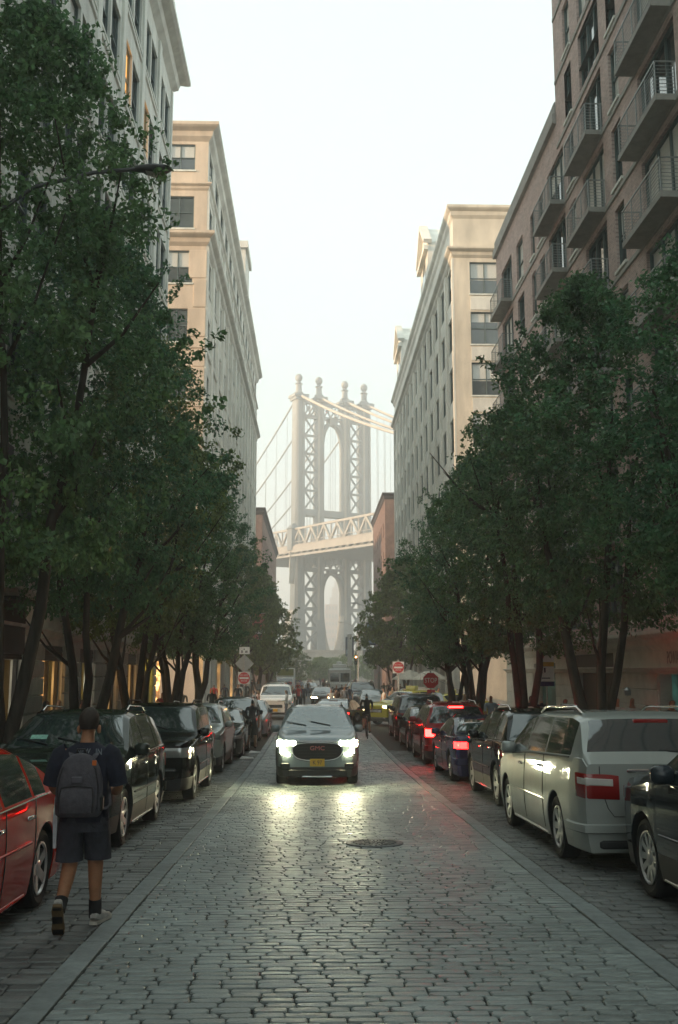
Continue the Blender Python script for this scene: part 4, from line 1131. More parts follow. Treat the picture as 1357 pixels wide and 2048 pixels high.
CARS = {}
def car_shell(sname, step):
    """body panels and glass of one style, split into named meshes"""
    key = (sname, step)
    if key in CARS: return CARS[key]
    S = STY[sname]; L, W = S['L'], S['W'] / 2
    topf = smoothed(S['top'], L, .05); beltl = smoothed(S['belt'], L, .06); plan = smoothed(S['plan'], L, .025)
    Rw = S['rw']; Ra = Rw + .055
    def belt(x): return min(beltl(x), topf(x) - .03)
    def prof(z):
        return float(np.interp(z, [.15, .3, .5, .72, .95, 1.2], [.94, .975, .998, 1.0, .985, .955]))
    def side_y(x, z): return W * plan(x) * prof(z)
    def low(x):
        z = S['clear']
        for a in S['axles']:
            if abs(x - a) < Ra: z = max(z, Rw + math.sqrt(Ra * Ra - (x - a) ** 2))
        return z
    xs = set([0, L, .02, L - .02, .05, L - .05, .1, L - .1])
    x = 0
    while x < L: xs.add(round(x, 3)); x += step
    for a, b in S['wins']: xs |= {a, b}
    xs |= set(S['ws']) | set(S['rwn'])
    for a in S['axles']:
        for t in np.linspace(-1, 1, 17): xs.add(round(a + Ra * math.sin(t * math.pi / 2), 4))
        xs |= {round(a - Ra - .003, 4), round(a + Ra + .003, 4)}
    xs = sorted(xs); xs2 = [xs[0]]
    for v in xs[1:]:
        if v - xs2[-1] > .0025: xs2.append(v)
    xs = xs2
    ts = [0, .12, .28, .5, .72, .9, 1.0]
    rows = []
    NG0 = None
    for x in xs:
        lo, be, to = low(x), belt(x), topf(x)
        sec = [(side_y(x, max(lo, .2)) - .10, lo + .015), (side_y(x, lo) - .012, lo)]
        for i, t in enumerate(ts):
            z = lo + .012 + (be - lo - .012) * t
            sec.append((side_y(x, z), z))
        yb = sec[-1][0]; rz = be + (to - be) * S['rail']
        hr = rz - be
        NG0 = len(sec) - 1
        yr = yb - .02 - S['tumble'] * hr
        sec.append((yb - .012 - S['tumble'] * hr * .06, be + hr * .06))
        sec.append((yb - .015 - S['tumble'] * hr * .5, be + hr * .5 ))
        sec.append((yr, rz - hr * .06))
        sec.append((yr - .03 - .06 * min(1, hr / .3), rz + (to - rz) * .45))
        for q in (.9, .62, .3, 0): sec.append(((yr - .05) * q, to - (to - rz) * .5 * q * q * q))
        rows.append(sec)
    n = len(rows[0])
    V = []
    for x, sec in zip(xs, rows):
        for y, z in sec: V.append((x, y, z))
        for y, z in sec: V.append((x, -y, z))
    def vid(i, j, s): return i * 2 * n + (n if s else 0) + j
    groups = {'body': [], 'windshield': [], 'rear_window': []}
    gm = []
    jw0, jw1 = NG0 + 1, NG0 + 3
    jr = NG0 + 4
    def put(g, f, m=0): groups.setdefault(g, []).append((f, m))
    for i in range(len(xs) - 1):
        xm = (xs[i] + xs[i + 1]) / 2
        hr = topf(xm) - belt(xm)
        for s in (0, 1):
            for j in range(n - 1):
                a, b, c, d = vid(i, j, s), vid(i + 1, j, s), vid(i + 1, j + 1, s), vid(i, j + 1, s)
                f = (a, d, c, b) if s else (a, b, c, d)
                g, m = 'body', 0
                if jw0 <= j < jw1 and hr > .1:
                    for k, (w0, w1) in enumerate(S['wins']):
                        if w0 <= xm <= w1: g = 'side_window%d%d' % (k, s)
                if j >= jr:
                    if S['ws'][0] <= xm <= S['ws'][1]: g = 'windshield'
                    elif S['rwn'][0] <= xm <= S['rwn'][1]: g = 'rear_window'
                if g == 'body' and j < 9:
                    zc = (rows[i][j][1] + rows[i][j + 1][1]) / 2
                    if zc < S['cladz'] or j == 0: m = 1
                put(g, f, m)
    for i, rev in ((0, False), (len(xs) - 1, True)):
        for j in range(n - 1):
            a, b, c, d = vid(i, j, 0), vid(i, j + 1, 0), vid(i, j + 1, 1), vid(i, j, 1)
            zc = (rows[i][j][1] + rows[i][j + 1][1]) / 2
            put('body', (d, c, b, a) if rev else (a, b, c, d), 1 if zc < S['cladz'] else 0)
    out = {}
    for g, fs in groups.items():
        used = sorted({v for f, m in fs for v in f}); mp = {v: k for k, v in enumerate(used)}
        mb = MB(); mb.v = [V[v] for v in used]; mb.f = [tuple(mp[v] for v in f) for f, m in fs]; mb.m = [m for f, m in fs]
        out[g] = mb
    CARS[key] = (out, dict(side_y=side_y, topf=topf, belt=belt, plan=plan, L=L, W=W, S=S, low=low))
    return CARS[key]

def wrap(info, end, s0, s1, za, zb, off, side, n=12, th=.02):
    """a panel that follows the plan outline round a corner: s<0 runs along the flank, s>0 across the end"""
    L = info['L']; pts = []
    for i in range(n + 1):
        s = s0 + (s1 - s0) * i / n
        t = i / n
        z0 = za(t) if callable(za) else za; z1 = zb(t) if callable(zb) else zb
        zm = (z0 + z1) / 2
        def pos(s, z):
            if s <= 0:
                x = -s if end == 'front' else L + s
                return x, info['side_y'](x, z)
            x0 = 0 if end == 'front' else L
            return x0, info['side_y'](x0, z) - s
        x, y = pos(s, zm); xa, ya = pos(s - .02, zm); xb, yb = pos(s + .02, zm)
        d = Vector((xb - xa, yb - ya)); d = d.normalized() if d.length > 1e-6 else Vector((0, -1))
        nn = Vector((-d.y, d.x)) if end == 'rear' else Vector((d.y * -1, d.x))
        # outward is away from the car centre
        c = Vector((x - L / 2, y))
        if nn.dot(c) < 0: nn = -nn
        pts.append((x, y, nn, z0, z1))
    mb = MB(); rings = []
    for x, y, nn, z0, z1 in pts:
        o = off
        p0 = (x - nn.x * th, (y - nn.y * th) * side); p1 = (x + nn.x * o, (y + nn.y * o) * side); e = min(.012, (z1 - z0) * .2)
        p2 = (x + nn.x * o * .4, (y + nn.y * o * .4) * side)
        rings.append([(*p0, z0), (*p2, z0), (*p1, z0 + e), (*p1, z1 - e), (*p2, z1), (*p0, z1)])
    mb.loft(rings)
    return mb

def car(label, cat, sname, pnt, x, y, faces, rz=0, step=.06, spokes=5, head=None, tail=None, plate=None, rails=True, near=False, front=None, rear=None, ptext=None, name='parked_car', group=None, z=None, glassm=None, sticker=False, taxi=False):
    """x,y: centre line and nearest bumper; faces 'us' (front towards the camera) or 'away'"""
    shells, I = car_shell(sname, step)
    S = STY[sname]; L, W = I['L'], I['W']
    zz = gz(y + L / 2) if z is None else z
    slope = (gz(y + L) - gz(y)) / L
    if faces == 'us': t = thing(name, label, cat, (x, y, gz(y)), R(90) + rz, group); t.rotation_euler = (0, -math.atan(slope), R(90) + rz)
    elif faces == 'away': t = thing(name, label, cat, (x, y + L, gz(y + L)), R(-90) + rz, group); t.rotation_euler = (0, math.atan(slope), R(-90) + rz)
    else: t = thing(name, label, cat, (x, y, gz(y)), rz, group)
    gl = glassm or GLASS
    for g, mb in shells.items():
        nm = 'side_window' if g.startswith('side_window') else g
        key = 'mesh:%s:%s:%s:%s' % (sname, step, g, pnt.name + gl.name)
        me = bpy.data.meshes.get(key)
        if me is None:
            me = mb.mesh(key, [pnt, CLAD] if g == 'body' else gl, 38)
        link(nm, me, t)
    # underbody and dark wheel wells
    u = MB(); u.box(.25, L - .25, -W * .72, W * .72, S['clear'] + .02, .5)
    for a in S['axles']: u.box(a - .42, a + .42, -W * .86, W * .86, .42, .74)
    u.build('underbody', BLACK, t)
    tm, rm = wheel_meshes(S['rw'], spokes)
    for a in S['axles']:
        for s in (1, -1):
            w = link('wheel', tm, t, (a, s * (I['side_y'](a, .8) - .135), S['rw']), (0, 0, 0 if s > 0 else math.pi))
            link('rim', rm, w)
    wr = lambda nm, m, *a, **k: wrap(I, *a, **k).build(nm, m, t, smooth=40)
    hz = I['topf'](0.02); tz = I['topf'](L - .01)
    hh, th_ = (head or HEAD_OFF), (tail or TAIL_OFF)
    for s in (1, -1):
        if sname == 'minivan':
            o = wr('headlight', hh, 'front', -.45, .3, .66, .82, .012, s)
            wr('taillight', th_, 'rear', -.2, .36, lambda q: .77 - .02 * q, lambda q: 1.03 - .02 * q - .05 * max(0, q - .8), .012, s)
            wr('reverse_light', CLEARL, 'rear', -.14, .29, lambda q: .905 - .02 * q, lambda q: .99 - .02 * q, .018, s)
            if s > 0:
                q = MB(); q.bar((L - .16, .0, 1.26), (L - .10, .42, 1.235), .02, .02); q.build('rear_wiper', BLACK, t)
                q = MB(); q.bbox(L - .01, L + .02, -.42, .42, 1.03, 1.07, .01); q.build('hatch_trim', CHROME, t)
                q = MB(); q.bbox(L - .06, L + .02, -.75, .75, .24, .33, .02); q.build('bumper_valance', CLAD, t)
            q = MB(); yy = s * .64
            q.tube([(L + .002, yy * 1.12, 1.10), (L + .002, yy * 1.12, .9), (L + .002, yy * 1.0, .66), (L + .002, yy * .9, .575), (L + .002, 0, .575)], .005, 5); q.build('hatch_seam', BLACK, t)
        elif sname == 'sedan':
            wr('headlight', hh, 'front', -.3, .33, lambda q: .62 - .02 * q, lambda q: .73 - .05 * q, .012, s)
            wr('taillight', th_, 'rear', -.28, .36, lambda q: .76, lambda q: .90, .012, s)
        elif sname == 'suv':
            wr('headlight', hh, 'front', -.24, .26, lambda q: .83 + .05 * q, lambda q: .955 - .0 * q, .012, s)
            wr('taillight', th_, 'rear', -.25, .22, .78, .98, .012, s)
        elif sname == 'jeep':
            wr('headlight', hh, 'front', -.16, .30, lambda q: .80, lambda q: .97, .014, s)
            wr('taillight', th_, 'rear', -.2, .16, .85, 1.08, .012, s)
        else:
            wr('headlight', hh, 'front', -.14, .30, .82, 1.04, .014, s)
            wr('taillight', th_, 'rear', -.08, .16, .8, 1.2, .012, s)
    # door mirrors and handles
    mx = S['ws'][0] + .38
    for s in (1, -1):
        yb = I['side_y'](mx, I['belt'](mx)); zb = I['belt'](mx)
        q = MB(); q.bbox(mx - .09, mx + .07, s * (yb + .06) - .1, s * (yb + .06) + .1, zb + .01, zb + .17, .035); q.bar((mx, s * (yb - .06), zb + .03), (mx, s * (yb + .02), zb + .06), .06, .05)
        q.build('mirror', [pnt], t, smooth=50)
        if near or step < .1:
            for (w0, w1) in S['wins'][:2]:
                hx = w1 - .16; hz_ = I['belt'](hx) - .13; yy = I['side_y'](hx, hz_)
                q = MB(); q.bbox(hx - .1, hx + .1, s * (yy + .012) - .014, s * (yy + .012) + .014, hz_ - .018, hz_ + .018, .008); q.build('door_handle', CHROME if near else pnt, t, smooth=50)
        if near:      # door shut lines and sill trim
            seam = MB()
            for (w0, w1) in S['wins'][:2]:
                for xx in (w1 + .035,):
                    zs = np.linspace(S['clear'] + .08, I['belt'](xx) + .01, 9)
                    pts = [(xx, s * (I['side_y'](xx, z_) + .001), z_) for z_ in zs if z_ > I['low'](xx) + .02]
                    if len(pts) > 2: seam.tube(pts, .006, 5)
            if seam.f: seam.build('shut_line', BLACK, t)
            q = MB(); xs_ = np.linspace(S['axles'][0] + .5, S['axles'][1] - .5, 10)
            q.tube([(v, s * (I['side_y'](v, .62) + .004), .62) for v in xs_], .013, 6); q.build('side_moulding', pnt, t, smooth=60)
            q = MB(); q.tube([(v, s * (I['side_y'](v, S['clear']) + .0), S['clear'] + .02) for v in xs_], .022, 6); q.build('sill_trim', CHROME if sname in ('suv', 'jeep') else pnt, t, smooth=60)
            q = MB(); pts = [(v, s * (I['side_y'](v, I['belt'](v)) + .0), I['belt'](v) + .008) for v in np.linspace(S['wins'][0][0] + .1, S['wins'][-1][1], 12)]; q.tube(pts, .008, 5); q.build('window_trim', CHROME if sname != 'minivan' else CLAD, t, smooth=60)
    # front: grille and lower intake; rear: bumper strip, plate
    gw = I['side_y'](0, .7)
    if front == 'oval':
        q = MB(); pr = []
        for k in range(24):
            a = 2 * math.pi * k / 24; cx, cz = math.cos(a), math.sin(a); pr.append((math.copysign(abs(cx) ** .6, cx) * .53, .77 + math.copysign(abs(cz) ** .8, cz) * (.15 if cz > 0 else .22)))
        q.loft([[(.02, y_, z_) for y_, z_ in pr], [(-.015, y_ * .98, z_) for y_, z_ in pr]]); q.build('grille', BLACK, t)
        for k in range(5):
            q = MB(); zz_ = .62 + k * .062; hw = .46 - .02 * abs(k - 3); q.box(-.025, -.012, -hw, hw, zz_, zz_ + .02); q.build('grille_bar', CLAD, t)
        q = MB(); q.tube([(-.02, y_, z_) for y_, z_ in pr + pr[:1]], .018, 6); q.build('grille_surround', CHROME, t, smooth=60)
        q = MB(); q.bar((-.02, -.42, .95), (-.02, .42, .95), .03, .035); q.build('hood_trim', CHROME, t)
        lettering('GMC', .125, M('red_badge', (.5, .16, .16), .35, .3), t, (-.03, 0, .80), (R(90), 0, R(-90)), 'badge', .006, 1.15)
        q = MB(); q.bbox(-.03, .1, -.62, .62, .22, .36, .02); q.build('lower_intake', BLACK, t)
        q = MB(); q.bbox(-.035, .05, -.32, .32, .2, .235, .008); q.build('skid_trim', CHROME, t)
        for s in (1, -1):
            q = MB(); q.bbox(-.02, .1, s * .68 - .1, s * .68 + .1, .36, .5, .02); q.build('fog_recess', BLACK, t)
            q = wrap(I, 'front', -.04, .01, lambda v: .70, lambda v: .83, .022, s, 4).build('daylight_strip', hh, t)
            q = wrap(I, 'front', .01, .15, lambda v: .70 - .05 * v, lambda v: .728 - .05 * v, .022, s, 4).build('daylight_strip', hh, t)
            sd = bpy.data.lights.new('headlight_beam', 'SPOT'); sd.energy = 8; sd.color = (1, .93, .74); sd.spot_size = R(75); sd.spot_blend = .8; sd.shadow_soft_size = .16
            so = bpy.data.objects.new('headlight_beam', sd); COL.objects.link(so); so.parent = t; so.location = (-.06, s * .66, .88); so.rotation_euler = (0, R(90 - 5), 0)
    elif front == 'slots':
        q = MB(); q.bbox(-.012, .1, -.54, .54, .80, .97, .02); q.build('grille', P_BLACK if pnt is P_BLACK else pnt, t, smooth=40)
        for k in range(7):
            q = MB(); yy = -.42 + k * .14; q.bbox(-.018, .02, yy - .048, yy + .048, .82, .955, .02); q.build('grille_slot', M('mesh_grille', (.12, .12, .12), .4, .7, var=.6, scale=60), t)
        q = MB(); q.bbox(-.05, .1, -gw * .92, gw * .92, .42, .62, .05); q.build('front_bumper', pnt, t, smooth=40)
        q = MB(); q.bbox(-.03, .1, -.5, .5, .27, .40, .02); q.build('lower_intake', BLACK, t)
    else:
        q = MB(); q.bbox(-.012, .1, -.42, .42, .56 if sname == 'sedan' else .62, .70 if sname == 'sedan' else .82, .025); q.build('grille', BLACK, t, smooth=40)
        for k in range(4):
            q = MB(); zz_ = (.585 if sname == 'sedan' else .65) + k * .032; q.box(-.02, -.006, -.38, .38, zz_, zz_ + .01); q.build('grille_bar', CHROME, t)
        q = MB(); q.bbox(-.02, .1, -.6, .6, .26, .40, .03); q.build('lower_intake', BLACK, t)
        for s in (1, -1):
            q = MB(); q.lathe([(.001, -.012), (.05, -.008), (.06, .02)], 12, 'x', (-.004, s * (gw - .2), .36)); q.build('fog_lamp', HEAD_OFF, t, smooth=40)
    for s in (1, -1):
        q = wrap(I, 'rear', -.5, I['side_y'](L, .5), lambda v: .40, lambda v: .56 if sname != 'minivan' else .50, .035, s, 14); q.build('rear_bumper', pnt if sname != 'jeep' else CLAD, t, smooth=40)
    q = MB(); q.bbox(L - .02, L + .012, -.3, .3, tz - .34 if sname != 'sedan' else .62, tz - .2 if sname != 'sedan' else .78, .012); q.build('plate_recess', BLACK if pnt is not P_SILVER else P_SILVER, t)
    if plate:
        zp = .43 if plate[1] == 'front' else (tz - .34 if sname != 'sedan' else .64)
        if sname == 'sedan' and plate[1] != 'front': zp = .64
        q = MB()
        if plate[1] == 'front': q.box(-.05, -.036, -.155, .155, zp, zp + .155)
        else: q.box(L + .014, L + .026, -.155, .155, zp - .01, zp + .145)
        pl = q.build('licence_plate', plate[0], t)
        if ptext: lettering(ptext, .12, INK, t, (-.054 if plate[1] == 'front' else L + .03, 0, zp + .075), (R(90), 0, R(-90) if plate[1] == 'front' else R(90)), 'plate_number', .001, .85)
    if rails and sname != 'sedan':
        for s in (1, -1):
            xa, xb = S['ws'][1] + .35, S['rwn'][0] - .25
            pts = []
            for k in range(9):
                v = xa + (xb - xa) * k / 8; be = I['belt'](v); to = I['topf'](v); rzv = be + (to - be) * S['rail']; yy = I['side_y'](v, be) - .05 - S['tumble'] * (rzv - be) - .06
                pts.append((v, s * yy, to - .012 + (.055 if 0 < k < 8 else 0.0)))
            q = MB(); q.tube(pts, .016, 6); q.build('roof_rail', CHROME if sname in ('minivan', 'suv') else CLAD, t, smooth=60)
    # wipers
    q = MB()
    for yy in (-.3, .25):
        x0_, x1_ = S['ws'][0] + .06, S['ws'][0] + .2
        q.bar((x0_, yy, I['topf'](x0_) + .012), (x1_, yy + .45, I['topf'](x1_) + .012), .02, .012)
    q.build('wiper', BLACK, t)
    if sticker:
        xa = S['ws'][0] + .17; xb = xa + .09
        q = MB(); yy = W * .45
        q.add([(xa, yy - .12, I['topf'](xa) + .008), (xa, yy + .10, I['topf'](xa) + .008), (xb, yy + .1, I['topf'](xb) + .008), (xb, yy - .12, I['topf'](xb) + .008)], [(3, 2, 1, 0)])
        q.build('windshield_sticker', STICK, t)
    if tail in (TAIL_ON, TAIL_MID) or sname == 'minivan':
        xb = S['rwn'][0] + .02
        q = MB(); q.bbox(xb - .05, xb + .03, -.2, .2, I['topf'](xb) - .035, I['topf'](xb) + .01, .01); q.build('brake_light', TAIL_ON if tail is TAIL_ON else TAIL_OFF, t)
    if taxi:
        q = MB(); q.bbox(S['ws'][1] + .5, S['ws'][1] + .75, -.35, .35, I['topf'](S['ws'][1] + .6), I['topf'](S['ws'][1] + .6) + .22, .03); q.build('roof_sign', M('roof_sign_box', (.6, .55, .2), .5), t)
    return t

# moving car in the lane
gmc = car('grey sport utility car with bright headlights driving towards us', 'car', 'suv', P_GREY, .1, 21.75, 'us', step=.05, head=HEAD_ON, front='oval', plate=(PLATE_Y, 'front'), ptext='K 97', near=True, name='moving_car', glassm=M('painted_sky_glass', (.06, .095, .105), .05, var=.25, scale=2.5, spec=1.0, coat=1.0))  # glass base colour lightened to teal: sky reflection painted into the panes
# left kerb, all facing us
GLk, GRk = 'cars parked along the left kerb', 'cars parked along the right kerb'
car('red sedan parked beside the man with the backpack', 'car', 'sedan', P_RED, -3.3, 5.62, 'us', step=.05, spokes=5, near=True, group=GLk)
car('dark green sport utility car parked behind the man', 'car', 'suv', P_GREEN, -3.27, 12.30, 'us', step=.05, spokes=7, near=True, group=GLk, sticker=True)
car('black boxy sport utility car with slotted grille parked second', 'car', 'jeep', P_BLACK, -3.1, 18.40, 'us', step=.05, near=True, front='slots', group=GLk, sticker=True)
car('silver hatchback parked behind the black boxy car', 'car', 'suv', P_SILVER, -3.12, 24.85, 'us', step=.1, group=GLk)
car('black sedan parked behind the silver hatchback', 'car', 'sedan', P_BLACK, -2.95, 30.0, 'us', step=.1, group=GLk, sticker=True)
car('dark grey car with roof rails parked behind the black sedan', 'car', 'suv', P_DKGREY, -2.85, 35.2, 'us', step=.1, group=GLk)
car('last parked left car before the crossing, silver blue', 'car', 'sedan', P_GREY, -2.7, 40.4, 'us', step=.1, group=GLk)
# right kerb, all facing away
car('slate blue car cut off by the right picture edge', 'car', 'suv', P_SLATE, 4.02, 5.98, 'away', step=.05, spokes=10, near=True, group=GRk, sticker=False)
car('silver minivan with red tail lights parked on the right', 'car', 'minivan', P_SILVER, 3.82, 11.02, 'away', step=.05, spokes=7, near=True, group=GRk, name='minivan')
car('black crossover with chrome roof rails parked ahead of the minivan', 'car', 'suv', P_BLACK, 4.1, 17.0, 'away', step=.05, spokes=6, near=True, group=GRk)
car('navy sedan with glowing tail lights parked ahead of the black crossover', 'car', 'sedan', P_BLUE, 4.0, 22.2, 'away', step=.07, near=True, group=GRk, tail=TAIL_MID)
car('maroon sport utility car with bright red brake lights', 'car', 'suv', P_MAROON, 3.95, 27.5, 'away', step=.08, group=GRk, tail=TAIL_ON)
car('dark car parked ahead of the maroon car', 'car', 'sedan', P_BLACK, 4.0, 32.7, 'away', step=.1, group=GRk)
car('last parked right car before the stop sign, dark grey', 'car', 'jeep', P_DKGREY, 4.05, 38.0, 'away', step=.1, group=GRk)
# traffic at and beyond the crossing
car('black sedan with yellow plate turning off beside the cyclist', 'car', 'sedan', P_DKGREY, 1.75, 43.0, 'away', rz=R(-14), step=.1, tail=TAIL_MID, plate=(PLATE_Y, 'rear'), name='moving_car')
car('yellow taxi with lit headlamp crossing at the right corner', 'car', 'suv', P_YELLOW, 3.1, 50.0, 'us', rz=R(-48), step=.1, head=HEAD_DIM, taxi=True, name='taxi')
car('second yellow taxi half hidden behind the maroon car', 'car', 'sedan', P_YELLOW, 4.9, 55.6, 'us', rz=R(-82), step=.12, taxi=True, name='taxi')
car('white boxy sport utility car stopped at the far left corner', 'car', 'bigsuv', P_WHITE, -2.1, 56.5, 'us', step=.1, plate=(PLATE_Y, 'front'), name='moving_car')
car('white car behind the boxy white one at the far left kerb', 'car', 'minivan', P_WHITE, -2.4, 68.5, 'us', step=.12)
car('dark car with one orange headlamp in the middle of the far street', 'car', 'sedan', P_BLACK, .75, 79.0, 'us', step=.12, head=HEAD_DIM, name='moving_car')
car('dark green sport utility car at the far right kerb', 'car', 'bigsuv', P_SLATE, 3.6, 71.5, 'us', step=.12)
car('blue car in front of the dark green one at the far right corner', 'car', 'sedan', P_GREY, 4.0, 65.5, 'us', step=.12)
GFk = 'cars parked along the far street'
for k, (x, y, p, st, lab) in enumerate(((-3.4, 86, P_SILVER, 'suv', 'small silver car far down the left kerb'), (-3.4, 94, P_WHITE, 'minivan', 'small white van far down the left kerb'), (-3.5, 104, P_BLACK, 'suv', 'small black car far down the left kerb'), (3.9, 82, P_SILVER, 'sedan', 'small silver sedan far down the right kerb'), (3.9, 90, P_WHITE, 'suv', 'small white car far down the right kerb'), (3.9, 98, P_DKGREY, 'sedan', 'small grey sedan far down the right kerb'), (-.3, 118, P_DKGREY, 'sedan', 'tiny dark car in the middle of the far street'))):
    car(lab, 'car', st, p, x, y, 'us', step=.14, group=GFk)

# white food truck far down the street
t = thing('food_truck', 'white step van with two wide windscreen panes far down the street', 'truck', (2.9, 109, -.77))
q = MB(); q.bbox(-1.2, 1.2, 0, 6, .5, 3.0, .12); q.build('body', P_WHITE, t, smooth=40)
q = MB(); q.bbox(-1.1, 1.1, -.55, .05, .45, 1.5, .12); q.build('hood', P_WHITE, t, smooth=40)
for s in (-1, 1):
    q = MB(); q.box(.06 if s > 0 else -1.04, 1.04 if s > 0 else -.06, -.02, .02, 1.6, 2.5); q.build('windshield', GLASS, t)
    q = MB(); q.lathe([(.12, -.02), (.12, .05)], 12, 'y', (s * .8, -.6, .95), cap0=True, cap1=True); q.build('headlight', HEAD_OFF, t)
    for yy in (.6, 4.6):
        w = link('wheel', wheel_meshes(.37, 5)[0], t, (s * 1.05, yy, .37), (0, 0, R(-90) if s > 0 else R(90))); link('rim', wheel_meshes(.37, 5)[1], w)
q = MB(); q.bbox(-1.15, 1.15, -.65, -.5, .38, .6, .04); q.build('bumper', CLAD, t)
q = MB(); q.bbox(-.8, .8, .8, 2.6, 3.0, 3.5, .1); q.bbox(-.3, .3, 3, 3.8, 3.0, 3.8, .1); q.build('roof_vent', P_WHITE, t)
# box van with a green side board, left
t = thing('box_van', 'white box van with olive green panel far down the left side', 'truck', (-3.4, 124, -.77))
q = MB(); q.bbox(-1.15, 1.15, 1.4, 6.4, .6, 3.1, .06); q.build('cargo_box', P_WHITE, t)
q = MB(); q.box(-1.0, 1.0, 1.34, 1.4, 2.2, 3.0); q.build('green_panel', M('olive_panel', (.17, .19, .03), .6), t)
q = MB(); q.loft([[(-1.0, y, z) for y, z in ((0, .4), (0, 1.1), (.5, 1.9), (1.4, 2.0), (1.4, .4))], [(1.0, y, z) for y, z in ((0, .4), (0, 1.1), (.5, 1.9), (1.4, 2.0), (1.4, .4))]]); q.build('cab', P_WHITE, t)
q = MB(); q.add([(-.9, .02, 1.17), (.9, .02, 1.17), (.9, .46, 1.83), (-.9, .46, 1.83)], [(0, 1, 2, 3)]); 
for i in range(len(q.v)): q.v[i] = (q.v[i][0], q.v[i][1] - .01, q.v[i][2] + .02)
q.build('windshield', GLASS, t)
for s in (-1, 1):
    for yy in (.8, 5.2):
        w = link('wheel', wheel_meshes(.37, 5)[0], t, (s * .95, yy, .37), (0, 0, R(-90) if s > 0 else R(90))); link('rim', wheel_meshes(.37, 5)[1], w)
# ------------------------------------------------------------------ people
SKIN = [M('skin_%d' % k, c, .55, var=.08) for k, c in enumerate(((.42, .23, .15), (.30, .15, .09), (.50, .30, .21), (.12, .06, .04)))]
HAIR = [M('hair_%d' % k, c, .6, var=.3, scale=40) for k, c in enumerate(((.012, .01, .009), (.05, .025, .012), (.28, .17, .06), (.35, .34, .32)))]
CLOTH = {n: M('cloth_' + n, c, .85, var=.15, scale=14, bump=.2, bscale=30) for n, c in dict(black=(.014, .014, .016), navy=(.02, .025, .05), charcoal=(.04, .042, .048), grey=(.2, .2, .21), white=(.62, .61, .58), red=(.36, .03, .03), pink=(.5, .2, .2), orange=(.7, .2, .04), blue=(.07, .13, .27), denim=(.06, .085, .14), khaki=(.26, .21, .14), green=(.05, .09, .05), paleblue=(.3, .38, .46), brown=(.1, .06, .04)).items()}

def skin_body(name, J, B, sub=1):
    """grow one continuous surface round a skeleton; returns the mesh"""
    names = list(J)
    me = bpy.data.meshes.new(name + '_skel')
    me.from_pydata([J[n][0] for n in names], [(names.index(a), names.index(b)) for a, b in B], [])
    o = bpy.data.objects.new(name + '_skel', me); COL.objects.link(o)
    md = o.modifiers.new('skin', 'SKIN'); md.use_smooth_shade = True; md.branch_smoothing = .6
    sv = me.skin_vertices
    if not sv:
        bpy.context.view_layer.objects.active = o
        bpy.ops.mesh.customdata_skin_add()
    for i, n in enumerate(names):
        r = J[n][1]
        me.skin_vertices[0].data[i].radius = r if hasattr(r, '__len__') else (r, r)
        me.skin_vertices[0].data[i].use_root = (n == 'pelvis')
    s = o.modifiers.new('sub', 'SUBSURF'); s.levels = sub; s.render_levels = sub
    dg = bpy.context.evaluated_depsgraph_get()
    out = bpy.data.meshes.new_from_object(o.evaluated_get(dg), depsgraph=dg)
    out.name = name
    bpy.data.objects.remove(o); bpy.data.meshes.remove(me)
    return out

